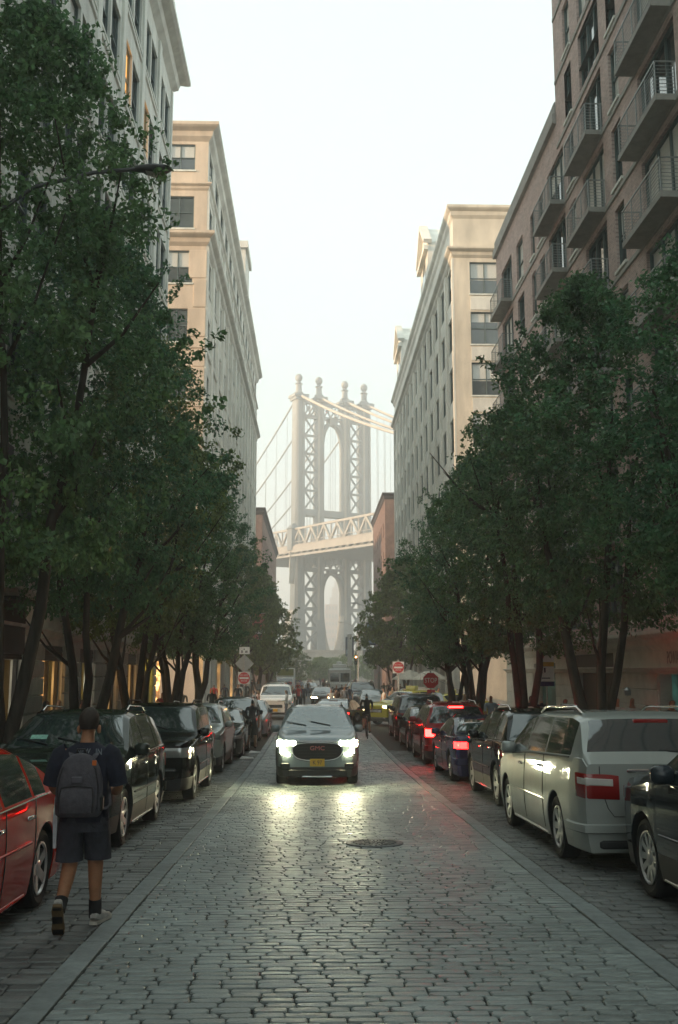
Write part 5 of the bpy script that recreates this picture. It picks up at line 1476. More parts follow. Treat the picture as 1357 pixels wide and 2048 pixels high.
def skeleton(p):
    """standing figure 1.75 m tall facing -Y (towards the camera); p: pose numbers"""
    st = p.get('stride', 0.0); w = p.get('w', 1.0); lean = p.get('lean', 0.0)
    aL, aR = p.get('armL', .12), p.get('armR', -.12); eL, eR = p.get('elL', .12), p.get('elR', .12)
    sw = .185 * w
    J = {'pelvis': ((0, 0, .95), (.150 * w, .105)), 'belly': ((0, -.01 - lean * .15, 1.10), (.135 * w, .10)), 'chest': ((0, -lean * .3, 1.30), (.155 * w, .105)), 'neck0': ((0, .015 - lean * .4, 1.46), (.075, .065)),
         'neck1': ((0, .0 - lean * .5, 1.53), (.055, .058)), 'head0': ((0, -.02 - lean * .55, 1.615), (.074, .092)), 'head1': ((0, -.015 - lean * .55, 1.70), (.066, .082)), 'nose': ((0, -.115 - lean * .55, 1.615), (.014, .016))}
    B = [('pelvis', 'belly'), ('belly', 'chest'), ('chest', 'neck0'), ('neck0', 'neck1'), ('neck1', 'head0'), ('head0', 'head1'), ('head0', 'nose')]
    for s, n, a, e in ((1, 'L', aL, eL), (-1, 'R', aR, eR)):
        sh = Vector((s * sw, .01 - lean * .35, 1.42)); el = sh + Vector((s * .05, -math.sin(a) * .28, -math.cos(a) * .28)); f = a + e
        wr = el + Vector((-s * p.get('in', .0), -math.sin(f) * .25, -math.cos(f) * .25)); hd = wr + Vector((0, -math.sin(f) * .09, -math.cos(f) * .09))
        fi = hd + Vector((0, -math.sin(f + .25) * .08, -math.cos(f + .25) * .08))
        J['sh' + n] = (tuple(sh), .062); J['el' + n] = (tuple(el), .043); J['wr' + n] = (tuple(wr), (.028, .03)); J['hd' + n] = (tuple(hd), (.022, .04)); J['fi' + n] = (tuple(fi), (.012, .03))
        B += [('chest', 'sh' + n), ('sh' + n, 'el' + n), ('el' + n, 'wr' + n), ('wr' + n, 'hd' + n), ('hd' + n, 'fi' + n)]
        d = st * s
        hip = Vector((s * .095, 0, .88)); kn = hip + Vector((s * .01, -d * .5 - .02, -.40)); an = Vector((s * .10, -d + (.0 if d >= 0 else .02), .09 if d >= 0 else .13)); kn.y += .0 if d >= 0 else -.05
        toe = an + Vector((s * .02, -.17, -.055 if d >= 0 else -.085))
        J['hp' + n] = (tuple(hip), (.095, .10)); J['kn' + n] = (tuple(kn), .062); J['cf' + n] = (tuple(kn.lerp(an, .35) + Vector((0, .012, 0))), .058); J['an' + n] = (tuple(an), .042); J['to' + n] = (tuple(toe), (.04, .03))
        B += [('pelvis', 'hp' + n), ('hp' + n, 'kn' + n), ('kn' + n, 'cf' + n), ('cf' + n, 'an' + n), ('an' + n, 'to' + n)]
    return J, B

def zones(me, J, B, shorts=False, sleeves='short', hair='short', dress=False):
    """material slot per face from the nearest bone: 0 skin, 1 top, 2 bottom, 3 hair, 4 shoe"""
    seg = []
    for a, b in B:
        k = a + '-' + b
        if 'head' in b or b in ('nose', 'neck1'): z = 0
        elif b.startswith('sh') or b in ('belly', 'chest', 'neck0'): z = 1
        elif b.startswith('el'): z = 1
        elif b.startswith('wr'): z = 1 if sleeves == 'long' else 0
        elif b[:2] in ('hd', 'fi'): z = 0
        elif b[:2] in ('hp', 'kn'): z = 2
        elif b[:2] in ('cf', 'an'): z = 0 if shorts else 2
        elif b[:2] == 'to': z = 4
        else: z = 2
        seg.append((Vector(J[a][0]), Vector(J[b][0]), z, b))
    hc = Vector(J['head0'][0])
    idx = []
    for p in me.polygons:
        c = p.center; best, bz, bb = 9, 0, ''
        for A, Bv, z, nm in seg:
            d = Bv - A; t = max(0, min(1, (c - A).dot(d) / max(d.length_squared, 1e-9))); e = (c - A - d * t).length
            if e < best: best, bz, bb = e, z, nm
        if bz == 0 and ('head' in bb or bb == 'nose' or bb == 'neck1'):
            q = c - hc
            if q.z > .075 or (q.y > .015 and q.z > -.045) or (q.y > -.03 and q.z > .03): bz = 3
            if hair == 'long' and q.y > .0 and q.z > -.16 and c.z > 1.42: bz = 3
        if bb.startswith('el') and sleeves == 'none': bz = 0
        idx.append(bz)
    me.polygons.foreach_set('material_index', idx)

PEOPLE = []
def variant(name, pose, **zk):
    J, B = skeleton(pose)
    me = skin_body(name, J, B, 1)
    me.materials.clear()
    for k in range(5): me.materials.append(SKIN[0])
    zones(me, J, B, **zk)
    me.polygons.foreach_set('use_smooth', [True] * len(me.polygons))
    return me
VAR = {
    'walk': variant('body', dict(stride=.22, armL=-.3, armR=.35, elL=.15, elR=.3)),
    'walk2': variant('body', dict(stride=-.2, armL=.3, armR=-.3, elL=.4, elR=.1), shorts=True),
    'stand': variant('body', dict(stride=.03, armL=.08, armR=.05, w=1.05), sleeves='long'),
    'phone': variant('body', dict(stride=.04, armL=.3, armR=.45, elL=1.5, elR=1.9, **{'in': .08})),
    'woman': variant('body', dict(stride=.1, armL=.1, armR=.25, elL=.5, elR=.15, w=.88), hair='long', sleeves='none', shorts=True),
    'woman2': variant('body', dict(stride=.05, armL=.2, armR=.1, elL=1.3, elR=.15, w=.9), hair='long', sleeves='long'),
    'raise': variant('body', dict(stride=.05, armL=1.2, armR=.4, elL=1.1, elR=1.5, w=.95)),
}
def person(label, x, y, v, top, bot, rz=0.0, skin=0, hair=0, h=1.0, z=None, group=None, shoe='black'):
    o = link('person', VAR[v], None, (x, y, (gz(y) + (.12 if abs(x) > 4.6 and not 47 < y < 64 else 0.0) if z is None else z) + .0), (0, 0, rz), (h, h, h))
    for k, m in enumerate((SKIN[skin], CLOTH[top], CLOTH[bot], HAIR[hair], CLOTH[shoe])):
        o.material_slots[k].link = 'OBJECT'; o.material_slots[k].material = m
    tag(o, label, 'person', group)
    return o
PI = math.pi
# left pavement, heads over the parked cars
person('person in pale blue shirt on the left pavement by the shop windows', -5.9, 26.2, 'stand', 'paleblue', 'denim', 1.2, 1, 0)
person('person in black behind the man with the backpack', -5.7, 21.8, 'stand', 'black', 'black', 2.4, 1, 0)
person('person in brown jacket beside the shop display', -6.2, 25.0, 'phone', 'brown', 'denim', .6, 0, 1)
person('person in red top below the yellow shop window', -5.7, 38.6, 'woman', 'red', 'black', .4, 0, 0)
person('person in pink top below the yellow shop window', -5.9, 40.0, 'walk', 'pink', 'denim', 0, 2, 2)
person('person in white top leaning by the yellow shop', -5.6, 41.3, 'walk2', 'white', 'khaki', .5, 2, 1)
person('person in lilac grey shirt before the lit peach wall', -5.9, 46.0, 'stand', 'grey', 'denim', PI, 1, 0)
person('blonde person in black coat at the left crossing corner', -5.0, 50.5, 'woman2', 'black', 'black', PI, 2, 2, h=1.06)
person('dark clothed walker on the far left pavement', -5.9, 68, 'walk', 'navy', 'black', PI, 1, 0)
person('walker in white top and jeans on the far left pavement', -5.2, 72, 'walk2', 'white', 'denim', 0, 2, 1)
person('person in dark coat between the left trees far off', -5.0, 76, 'stand', 'charcoal', 'black', 0, 1, 0)
person('person in red brown jacket on the far left pavement', -5.6, 80, 'walk', 'brown', 'navy', PI, 1, 0)
# beside the left parked cars
person('person in dark grey beside the parked left cars', -2.05, 34.6, 'walk2', 'charcoal', 'black', PI, 1, 0, h=.98)
person('long haired person in pink crossing before the white boxy car', -2.75, 51.6, 'woman', 'pink', 'denim', -1.4, 2, 2)
person('person in white top crossing before the white boxy car', -3.0, 51.9, 'walk', 'white', 'grey', -1.5, 2, 1)
person('person in white with arm bag right of the white boxy car', -1.35, 52.5, 'woman2', 'white', 'grey', -1.6, 2, 1)
# middle of the far street
GC = 'crowd in the far street'
lst = [(-1.35, 69, 'stand', 'charcoal', 'black', 'person in charcoal in the far left group'), (-1.0, 70, 'walk', 'red', 'black', 'person in red shirt in the far left group'), (-.7, 72, 'stand', 'navy', 'black', 'person in navy in the far left group'), (-1.6, 74, 'walk2', 'brown', 'denim', 'person in brown behind the far left group'),
       (2.05, 66, 'walk', 'grey', 'black', 'person in grey walking in the far street, right of the centre'), (2.45, 68.5, 'walk2', 'navy', 'denim', 'person in navy beside the grey walker'), (1.7, 73, 'stand', 'black', 'black', 'person in black near the dark car with orange headlamp'), (2.2, 77, 'walk', 'charcoal', 'black', 'person in charcoal behind the grey walker'), (2.6, 80, 'stand', 'black', 'navy', 'person in black behind the navy walker'),
       (1.35, 58.5, 'walk', 'brown', 'black', 'person in plaid brown crossing behind the grey car'), (1.0, 55.5, 'woman', 'white', 'khaki', 'fair person in white crossing just behind the grey car')]
for i, (x, y, v, a, b_, lab) in enumerate(lst): person(lab, x, y, v, a, b_, PI if i % 2 else 0, i % 3, i % 3, group=GC)
cols_ = ['black', 'navy', 'white', 'charcoal', 'red', 'blue', 'grey', 'khaki', 'brown', 'paleblue', 'green']
r2 = random.Random(4)
for i in range(44):
    y = r2.uniform(84, 175); x = r2.uniform(-3.0, 4.6) if i % 3 else r2.choice([-1, 1]) * r2.uniform(4.9, 6.8)
    if abs(x - .7) < 1.4 and 78 < y < 86: x = 2.4
    c = cols_[i % len(cols_)]
    person('tiny far walker in %s top and %s trousers in the distant street crowd' % (c, ['black', 'denim', 'navy', 'khaki'][i % 4]), x, y, ['walk', 'stand', 'walk2', 'woman', 'phone'][i % 5], c, ['black', 'denim', 'navy', 'khaki'][i % 4], PI if r2.random() < .5 else 0, i % 3, i % 3, group='distant street crowd')
for i, (x, y, v, a, b_, lab) in enumerate(((-4.9, 66.5, 'walk', 'black', 'denim', 'walker in black just left of the diamond sign post'), (-6.4, 66, 'walk2', 'red', 'black', 'walker in red by the corner shop of the cream building'), (-5.4, 84, 'walk', 'white', 'black', 'walker in white under the far left trees'), (-6.2, 88, 'woman', 'blue', 'white', 'walker in blue skirted white under the far left trees'), (-4.9, 92, 'stand', 'grey', 'navy', 'standing person in grey by the pink banner pole'), (6.2, 72, 'walk', 'brown', 'black', 'walker in brown by the pale umbrellas'), (6.9, 75, 'woman2', 'navy', 'black', 'long haired walker in navy by the pale umbrellas'), (5.6, 80, 'walk2', 'green', 'khaki', 'walker in green on the far right pavement'), (6.4, 85, 'stand', 'charcoal', 'denim', 'standing person in charcoal on the far right pavement'), (5.4, 70, 'phone', 'black', 'black', 'person in black looking at a phone beside the far right sign'))):
    person(lab, x, y, v, a, b_, PI if i % 2 else .3, i % 3, i % 3)
# right corner, in the low sun
GS = 'sunlit group at the right corner'
for i, (x, y, v, a, b_, lab) in enumerate(((4.0, 57.0, 'woman', 'white', 'denim', 'sunlit person in white nearest the turning sedan'), (5.2, 57.5, 'stand', 'orange', 'black', 'sunlit person in orange at the right corner'), (5.9, 58.2, 'raise', 'white', 'khaki', 'sunlit person in white with raised arms'), (6.5, 57.2, 'phone', 'paleblue', 'denim', 'sunlit person in pale blue holding up a phone'), (7.3, 59.0, 'walk', 'grey', 'black', 'sunlit person in grey under the stop sign'), (8.0, 58.0, 'woman2', 'white', 'black', 'sunlit long haired person in white under the stop sign'), (8.8, 60.0, 'stand', 'pink', 'denim', 'sunlit person in pink left of the tree stems'), (9.8, 59.0, 'walk2', 'red', 'black', 'sunlit person in red behind the second taxi'), (6.1, 61.5, 'walk', 'navy', 'denim', 'sunlit person in navy beside the do not enter sign'), (4.9, 62.5, 'woman', 'khaki', 'white', 'sunlit person in khaki behind the orange one'))):
    person(lab, x, y, v, a, b_, [-1.2, .3, -.8, .2, 1.2, 0, -1.5, .5, .8, 0][i], i % 3, i % 3, group=GS)
# right pavement heads
for i, (x, y, v, a, b_, s_, hr, lab) in enumerate(((7.4, 24.6, 'woman2', 'white', 'black', 0, 1, 'long haired person in white above the minivan roof'), (7.9, 25.0, 'stand', 'white', 'denim', 1, 1, 'brown haired person in white open collar above the minivan roof'), (8.1, 22.8, 'stand', 'black', 'black', 1, 0, 'dark haired person near the teal shop window'), (8.5, 23.0, 'walk', 'navy', 'black', 1, 0, 'second dark haired person near the teal shop window'), (6.6, 26.5, 'phone', 'charcoal', 'black', 1, 0, 'person in charcoal left of the minivan roof rail'), (7.0, 31.0, 'stand', 'navy', 'navy', 2, 3, 'white haired person in navy by the parking sign'), (7.2, 33.5, 'stand', 'black', 'black', 1, 0, 'person in black behind the white haired one'), (5.9, 33.6, 'walk', 'paleblue', 'blue', 1, 0, 'person in pale blue shirt between the right tree stems'), (5.6, 35.2, 'woman', 'brown', 'black', 1, 1, 'person in brown left of the pale blue shirt'), (5.5, 36.8, 'phone', 'white', 'denim', 2, 1, 'person in white beside the leaning tree stem'))):
    person(lab, x, y, v, a, b_, [.2, .1, .5, 2, .4, PI, 1, .2, PI, .4][i], s_, hr, h=1.02 if i in (0, 1) else 1.0)

# bicycle and rider seen from behind, right of the grey car
def bicycle(label, x, y, rz):
    t = thing('bicycle', label, 'bicycle', (x, y, gz(y)), rz)
    FR = M('bicycle_frame', (.02, .03, .02), .4, .4)
    for yy in (-.52, .52):
        q = MB(); q.tube([(0, yy + .33 * math.cos(a), .34 + .33 * math.sin(a)) for a in np.linspace(0, 2 * PI, 25)], .016, 6, cap=False); w = q.build('wheel', TYRE, t, smooth=60)
        q = MB()
        for k in range(10):
            a = k * PI / 5; q.bar((0, yy, .34), (0, yy + .32 * math.cos(a), .34 + .32 * math.sin(a)), .004, .004)
        q.build('spokes', STEEL, w)
    q = MB()
    for a, b_ in (((0, .52, .34), (0, .1, .30)), ((0, .1, .30), (0, .18, .82)), ((0, .18, .80), (0, -.36, .84)), ((0, .1, .30), (0, -.38, .72)), ((0, .52, .34), (0, .17, .74)), ((0, -.52, .34), (0, -.36, .92))): q.tube([a, b_], .016, 6)
    q.build('frame', FR, t, smooth=60)
    q = MB(); q.bbox(-.08, .08, .06, .34, .86, .93, .03); q.tube([(0, .18, .8), (0, .18, .88)], .013, 6); q.build('saddle', BLACK, t, smooth=50)
    q = MB(); q.tube([(-.29, -.30, 1.0), (-.1, -.36, .98), (0, -.37, .95), (.1, -.36, .98), (.29, -.30, 1.0)], .014, 6); q.build('handlebar', BLACK, t, smooth=60)
    return t
bicycle('dark bicycle ridden away beside the turning black sedan', 2.15, 40.6, PI)
J, B = skeleton(dict(stride=0, lean=.35, armL=.75, armR=.75, elL=.25, elR=.25))
for n, s in (('L', 1), ('R', -1)):
    J['hp' + n] = ((s * .09, 0, .9), (.09, .10)); J['kn' + n] = ((s * .11, -.32, .72 if s > 0 else .58), .062); J['cf' + n] = ((s * .11, -.2, .52 if s > 0 else .42), .056); J['an' + n] = ((s * .12, -.12, .32 if s > 0 else .2), .04); J['to' + n] = ((s * .12, -.28, .28 if s > 0 else .15), (.04, .03))
VAR['rider'] = skin_body('body', J, B, 1)
VAR['rider'].materials.clear()
for k in range(5): VAR['rider'].materials.append(SKIN[0])
zones(VAR['rider'], J, B, sleeves='long', shorts=True)
VAR['rider'].polygons.foreach_set('use_smooth', [True] * len(VAR['rider'].polygons))
person('cyclist in black riding away beside the turning sedan', 2.15, 40.45, 'rider', 'black', 'black', PI, 1, 0, z=gz(40) + .06)

# ---- the man with the backpack, walking away from us (modelled facing away: front = +Y)
MX, MY = -1.86, 8.5
MZ = gz(8.5)
SK = M('skin_tan', (.34, .16, .085), .55, var=.12, scale=20, bump=.08)
man = thing('person', 'man in navy tee and dark shorts walking away with a grey backpack', 'person', (MX, MY, MZ), R(2))
man_scale = 1.0
Jm = {'pelvis': ((0, 0, .93), (.155, .115)), 'belly': ((0, .01, 1.08), (.15, .115)), 'chest': ((0, .01, 1.27), (.168, .118)), 'neck0': ((0, -.005, 1.42), (.085, .07)), 'neck1': ((0, .01, 1.50), (.061, .063)),
      'head0': ((.005, .03, 1.585), (.073, .09)), 'head1': ((.008, .028, 1.662), (.067, .083)), 'nose': ((.01, .13, 1.585), (.015, .018))}
Bm = [('pelvis', 'belly'), ('belly', 'chest'), ('chest', 'neck0'), ('neck0', 'neck1'), ('neck1', 'head0'), ('head0', 'head1'), ('head0', 'nose')]
def chain(pre, pts, root):
    last = root
    for i, (p, r) in enumerate(pts):
        n = pre + str(i); Jm[n] = (p, r); Bm.append((last, n)); last = n
    return last
for s, n in ((-1, 'L'), (1, 'R')):
    w = chain('arm' + n, [((s * .19, -.005, 1.385), .066), ((s * .245, -.02, 1.235), .05), ((s * .268, .0, 1.12), .043), ((s * .245, .10, 1.06), .04), ((s * .20, .20, 1.05), .03)], 'chest')
    h = chain('palm' + n, [((s * .165, .27, 1.07), (.022, .038))], w)
    for k, (dz_, ln) in enumerate(((.03, .075), (.01, .085), (-.01, .08), (-.03, .065))):
        a = 'f%s%d' % (n, k)
        chain(a, [((s * .15, .305, 1.07 + dz_), .0095), ((s * .125, .305 + ln * .45, 1.075 + dz_), .009), ((s * .085, .305 + ln * .5, 1.075 + dz_), .008)], h)
    chain('th' + n, [((s * .15, .25, 1.115), .011), ((s * .12, .285, 1.13), .01)], h)
# left leg pushes off behind (heel up, sole to us); right foot is flat in front
chain('legL', [((-.095, 0, .86), (.10, .105)), ((-.105, .02, .475), .066), ((-.11, -.07, .385), .06), ((-.115, -.25, .235), .042)], 'pelvis')
chain('legR', [((.095, .01, .86), (.10, .105)), ((.085, .12, .48), .066), ((.085, .13, .36), .062), ((.085, .18, .10), .041)], 'pelvis')
me = skin_body('body', Jm, Bm, 2); me.materials.clear(); me.materials.append(SK)
me.polygons.foreach_set('use_smooth', [True] * len(me.polygons))
bd = link('body', me, man)
for s in (-1, 1):
    q = MB(); q.lathe([(.001, -.016), (.018, -.012), (.03, .0), (.026, .012), (.012, .014)], 10, 'x', (0, 0, 0)); e = q.build('ear', SK, man, (s * .082 + .006, .03, 1.57), (R(-8), 0, s * R(20)), smooth=60); e.scale = (1, .8, 1.25)
def ell(cx, cy_, z, rx, ry, n=24, sq=2.0, wob=0.0, ph=0.0):
    o = []
    for k in range(n):
        a = 2 * PI * k / n; c, s = math.cos(a), math.sin(a)
        f = 1 + wob * math.sin(5 * a + ph) + wob * .6 * math.sin(9 * a - ph * 2)
        o.append((cx + rx * f * math.copysign(abs(c) ** (2 / sq), c), cy_ + ry * f * math.copysign(abs(s) ** (2 / sq), s), z))
    return o
HR = M('hair_dark', (.028, .019, .014), .7, var=.4, scale=60, bump=.5, bscale=120)
q = MB(); rg = []
for i in range(9):
    t_ = i / 8; z = 1.572 + t_ * .178
    k = math.sqrt(max(.0, 1 - ((z - 1.635) / .118) ** 2)) if z > 1.635 else 1 - .16 * (1.635 - z) / .06
    rg.append(ell(.007, .008 + .018 * t_, z, .083 * max(k, .12), (.098 + .008 * t_) * max(k, .12), 22, 2.1, .006, i))
q.loft(rg, False, True); q.build('hair', HR, man, smooth=60)
NAVY = M('navy_tee', (.016, .018, .033), .9, var=.3, scale=9, bump=1.0, bscale=9); SHORT = M('charcoal_shorts', (.04, .041, .055), .9, var=.3, scale=10, bump=1.0, bscale=10)
# tee: torso plus two sleeves
q = MB(); q.loft([ell(0, .005, z, rx, ry, 28, 2.6, wb, z * 9) for z, rx, ry, wb in ((.845, .198, .145, .02), (.93, .193, .14, .018), (1.02, .186, .135, .014), (1.12, .186, .135, .01), (1.22, .196, .138, .008), (1.31, .208, .138, .005), (1.37, .205, .125, .003), (1.415, .165, .10, 0), (1.45, .105, .085, 0), (1.468, .085, .078, 0))], False, False); q.build('tee_shirt', NAVY, man, smooth=70)
for s in (-1, 1):
    q = MB(); q.tube([(s * .15, -.002, 1.385), (s * .20, -.006, 1.36), (s * .238, -.015, 1.27), (s * .262, -.01, 1.17), (s * .268, -.002, 1.135)], [.082, .086, .079, .074, .077], 16, cap=False); q.build('sleeve', NAVY, man, smooth=70)
lettering('NEW', .06, M('tee_print', (.2, .22, .25), .9), man, (-.005, -.122, 1.402), (R(72), 0, 0), 'tee_print', .002, .8)
lettering('IN', .075, MATS['tee_print'], man, (.118, -.118, 1.395), (R(72), R(0), R(8)), 'tee_print', .002, .7)
# shorts
q = MB(); q.loft([ell(0, .003, z, rx, ry, 28, 2.5, wb, z * 7) for z, rx, ry, wb in ((.955, .178, .13, .0), (.90, .19, .138, .008), (.82, .203, .145, .01), (.77, .205, .146, .01))], False, False); q.build('shorts', SHORT, man, smooth=70)
for s in (-1, 1):
    y1 = .012 if s < 0 else .105
    q = MB(); q.loft([ell(s * .098, .0, .83, .102, .143, 20, 2.3, .0), ell(s * .102, y1 * .3, .74, .105, .13, 20, 2.3, .012, 1), ell(s * .104, y1 * .7, .64, .104, .118, 20, 2.2, .02, 2), ell(s * .107, y1, .53, .107, .115, 20, 2.2, .028, 3)], False, False); q.build('shorts_leg', SHORT, man, smooth=70)
# socks and shoes
SOCK = CLOTH['black']; SHOE = M('grey_trainer', (.36, .35, .33), .7, var=.25, scale=30); SOLE = M('trainer_sole', (.45, .43, .38), .7, var=.2); SOLEB = M('ochre_sole', (.13, .085, .04), .7, var=.3, scale=14)
q = MB(); q.tube([(.085, .165, .2), (.085, .18, .10), (.085, .185, .05)], [.052, .052, .05], 14); q.build('sock', SOCK, man, smooth=60)
q = MB(); q.tube([(-.113, -.205, .275), (-.115, -.25, .235), (-.116, -.28, .20)], [.052, .05, .05], 14); q.build('sock', SOCK, man, smooth=60)
def shoe():
    """heel at y=0, toe at y=.28, sole at z=0"""
    up = MB(); st = [(-.01, .030, .05, .085), (.03, .041, .03, .10), (.08, .043, .028, .105), (.14, .044, .026, .085), (.20, .047, .024, .062), (.25, .042, .022, .05), (.285, .022, .022, .036)]
    up.loft([[(x, y, z) for x, z in ((-w, z0), (w, z0), (w * .95, (z0 + h) * .55), (w * .55, h), (-w * .55, h), (-w * .95, (z0 + h) * .55))] for y, w, z0, h in st])
    so = MB(); st = [(-.018, .032), (.03, .043), (.10, .041), (.16, .043), (.21, .05), (.26, .044), (.295, .022)]
    so.loft([[(-w, y, 0), (w, y, 0), (w * 1.02, y, .026), (-w * 1.02, y, .026)] for y, w in st])
    return up, so
u_, so_ = shoe()
um, sm_ = u_.mesh('shoe', SHOE, 60), so_.mesh('sole', SOLE, 50)
sh = link('shoe', um, man, (.085, .135, .003), (0, 0, R(-14))); link('sole', sm_, sh)
sm2 = so_.mesh('sole', SOLEB, 50)
sh = link('shoe', um, man, (-.118, -.345, .238), (R(-58), 0, R(4))); so2 = link('sole', sm2, sh)
for x_, y0_, y1_ in ((.038, .085, .15), (.04, .215, .262), (.03, -.005, .02)):
    q = MB(); q.box(-x_, x_, y0_, y1_, -.006, -.001); q.build('tread', BLACK, sh)
# backpack: a thing of its own, hung on his back
bag = thing('backpack', 'dark grey backpack worn by the walking man', 'backpack', (MX, MY, MZ - .055), R(2))
BAGM = M('backpack_cloth', (.075, .07, .085), .85, var=.2, scale=22, bump=.3, bscale=60)
q = MB(); q.loft([ell(-.01, -.20, z, rx, ry, 26, 2.9, .004, z * 5) for z, rx, ry in ((.955, .155, .055), (.975, .178, .085), (1.05, .185, .10), (1.15, .184, .10), (1.25, .176, .093), (1.33, .155, .083), (1.39, .125, .07), (1.43, .08, .05), (1.445, .04, .03))]); q.build('main_bag', BAGM, bag, smooth=60)
q = MB(); q.loft([ell(-.01, -.29, z, rx, ry, 24, 3.0) for z, rx, ry in ((.985, .125, .02), (1.0, .14, .035), (1.10, .142, .042), (1.17, .135, .035), (1.195, .12, .018))]); q.build('front_pocket', BAGM, bag, smooth=60)
q = MB(); q.tube([(-.13 - .01, -.318, 1.0), (-.135 - .01, -.322, 1.12), (-.12 - .01, -.312, 1.19), (0, -.318, 1.205), (.11, -.312, 1.19), (.12, -.322, 1.12), (.115, -.318, 1.0)], .005, 6); q.build('zip', BLACK, bag, smooth=60)
q = MB(); q.tube([(-.165, -.268, 1.02), (-.168, -.268, 1.2), (-.14, -.262, 1.33), (-.07, -.245, 1.40), (-.01, -.24, 1.42), (.05, -.245, 1.40), (.12, -.262, 1.33), (.148, -.268, 1.2), (.145, -.268, 1.02)], .005, 6); q.build('zip', BLACK, bag, smooth=60)
q = MB(); q.bbox(-.055, .03, -.325, -.30, 1.225, 1.275, .006); q.build('patch', M('bag_patch', (.085, .08, .10), .7), bag)
q = MB(); q.tube([(-.05, -.15, 1.43), (-.045, -.16, 1.475), (.015, -.16, 1.475), (.025, -.15, 1.43)], .008, 6); q.build('grab_loop', BLACK, bag, smooth=60)
for s in (-1, 1):
    q = MB(); q.loft([[(s * a - .022, y, z), (s * a + .022, y, z), (s * a + .022, y + .012, z + .006), (s * a - .022, y + .012, z + .006)] for a, y, z in ((.08, -.15, 1.40), (.105, -.10, 1.445), (.115, -.02, 1.462), (.125, .06, 1.445), (.135, .135, 1.37), (.145, .15, 1.25), (.165, .12, 1.12), (.195, .0, 1.02), (.175, -.13, 1.0))]); q.build('shoulder_strap', BAGM, bag, smooth=60)
q = MB(); q.bbox(.155, .185, -.25, -.17, 1.0, 1.12, .012); q.build('side_pocket', BLACK, bag)
q = MB(); q.bbox(.10, .135, -.305, -.297, 1.36, 1.40, .004); q.build('orange_tab', M('orange_tab', (.5, .12, .02), .6), bag)
# white bag strap hanging at his left hip
tg = thing('tote_bag', 'pale folded tote hanging at the left hip of the walking man', 'bag', (MX - .225, MY + .02, MZ + .63), 0)
q = MB(); q.loft([[(-.012, -.05, 0), (.012, -.05, 0), (.012, .05, .01), (-.012, .05, .01)], [(-.018, -.06, .2), (.018, -.06, .2), (.018, .06, .2), (-.018, .06, .2)], [(-.012, -.05, .40), (.012, -.05, .40), (.012, .05, .40), (-.012, .05, .40)]]); q.build('cloth', M('pale_cloth', (.5, .52, .56), .8), tg, smooth=50)
# ------------------------------------------------------------------ street furniture and signs
SIGNR = M('sign_red', (.5, .02, .025), .4, var=.05); SIGNW = M('sign_white', (.72, .72, .70), .45, var=.06); SIGNG = M('sign_back', (.4, .41, .40), .45, .6, var=.12); SIGNY = M('sign_amber', (.45, .27, .02), .5); SIGNB = M('sign_blue', (.03, .03, .13), .5)
LAMPM = M('lamp_post_steel', (.10, .105, .11), .5, .5, var=.15)
def post(t, h, mat=STEEL, r=.033):
    q = MB(); q.tube([(0, 0, 0), (0, 0, h)], r, 10); return q.build('post', mat, t, smooth=60)
def disc(t, name, r, y, z, mat, th=.006, n=28):
    q = MB(); q.lathe([(r, -th / 2), (r, th / 2)], n, 'y', (0, y, z), cap0=True, cap1=True); return q.build(name, mat, t)
def dne(label, x, y, zc, size, extra=None):
    t = thing('do_not_enter_sign', label, 'sign', (x, y, gz(y) + (.12 if abs(x) > 4.5 else 0)))
    b0 = zc - t.location.z
    post(t, b0 + (1.9 if extra else .5), STEEL)
    q = MB(); q.bbox(-size / 2, size / 2, -.055, -.045, b0 - size / 2, b0 + size / 2, .004); q.build('panel', SIGNW, t)
    disc(t, 'red_disc', size * .47, -.06, b0, SIGNR, .008)
    q = MB(); q.box(-size * .37, size * .37, -.069, -.065, b0 - size * .075, b0 + size * .075); q.build('white_bar', SIGNW, t)
    lettering('DO NOT', size * .17, SIGNW, t, (0, -.067, b0 + size * .23), name='sign_text', ext=.001)
    lettering('ENTER', size * .17, SIGNW, t, (0, -.067, b0 - size * .23), name='sign_text', ext=.001)
    if extra:
        q = MB(); d = .62; z0 = b0 + .93
        q.loft([[(0, yy, z0 - d), (d, yy, z0), (0, yy, z0 + d), (-d, yy, z0)] for yy in (.045, .052)]); q.build('diamond_back', SIGNG, t)
        q = MB(); q.bbox(-.34, .34, -.055, -.047, b0 + 1.55, b0 + 2.02, .004); q.build('upper_panel', SIGNW, t)
        for (a, c, e, f) in ((-.22, -.1, 1.62, 1.8), (.04, .2, 1.64, 1.78), (-.06, .02, 1.82, 1.92)):
            q = MB(); q.box(a, c, -.058, -.0555, b0 + e, b0 + f); q.build('printed_mark', M('sign_mark_grey', (.2, .2, .2), .6), t)
    return t
dne('do not enter sign with diamond plate above at the far left corner', -4.5, 66.5, 1.44, .80, True)
dne('do not enter sign at the far right corner below leaves', 5.62, 66.5, 2.13, .76)
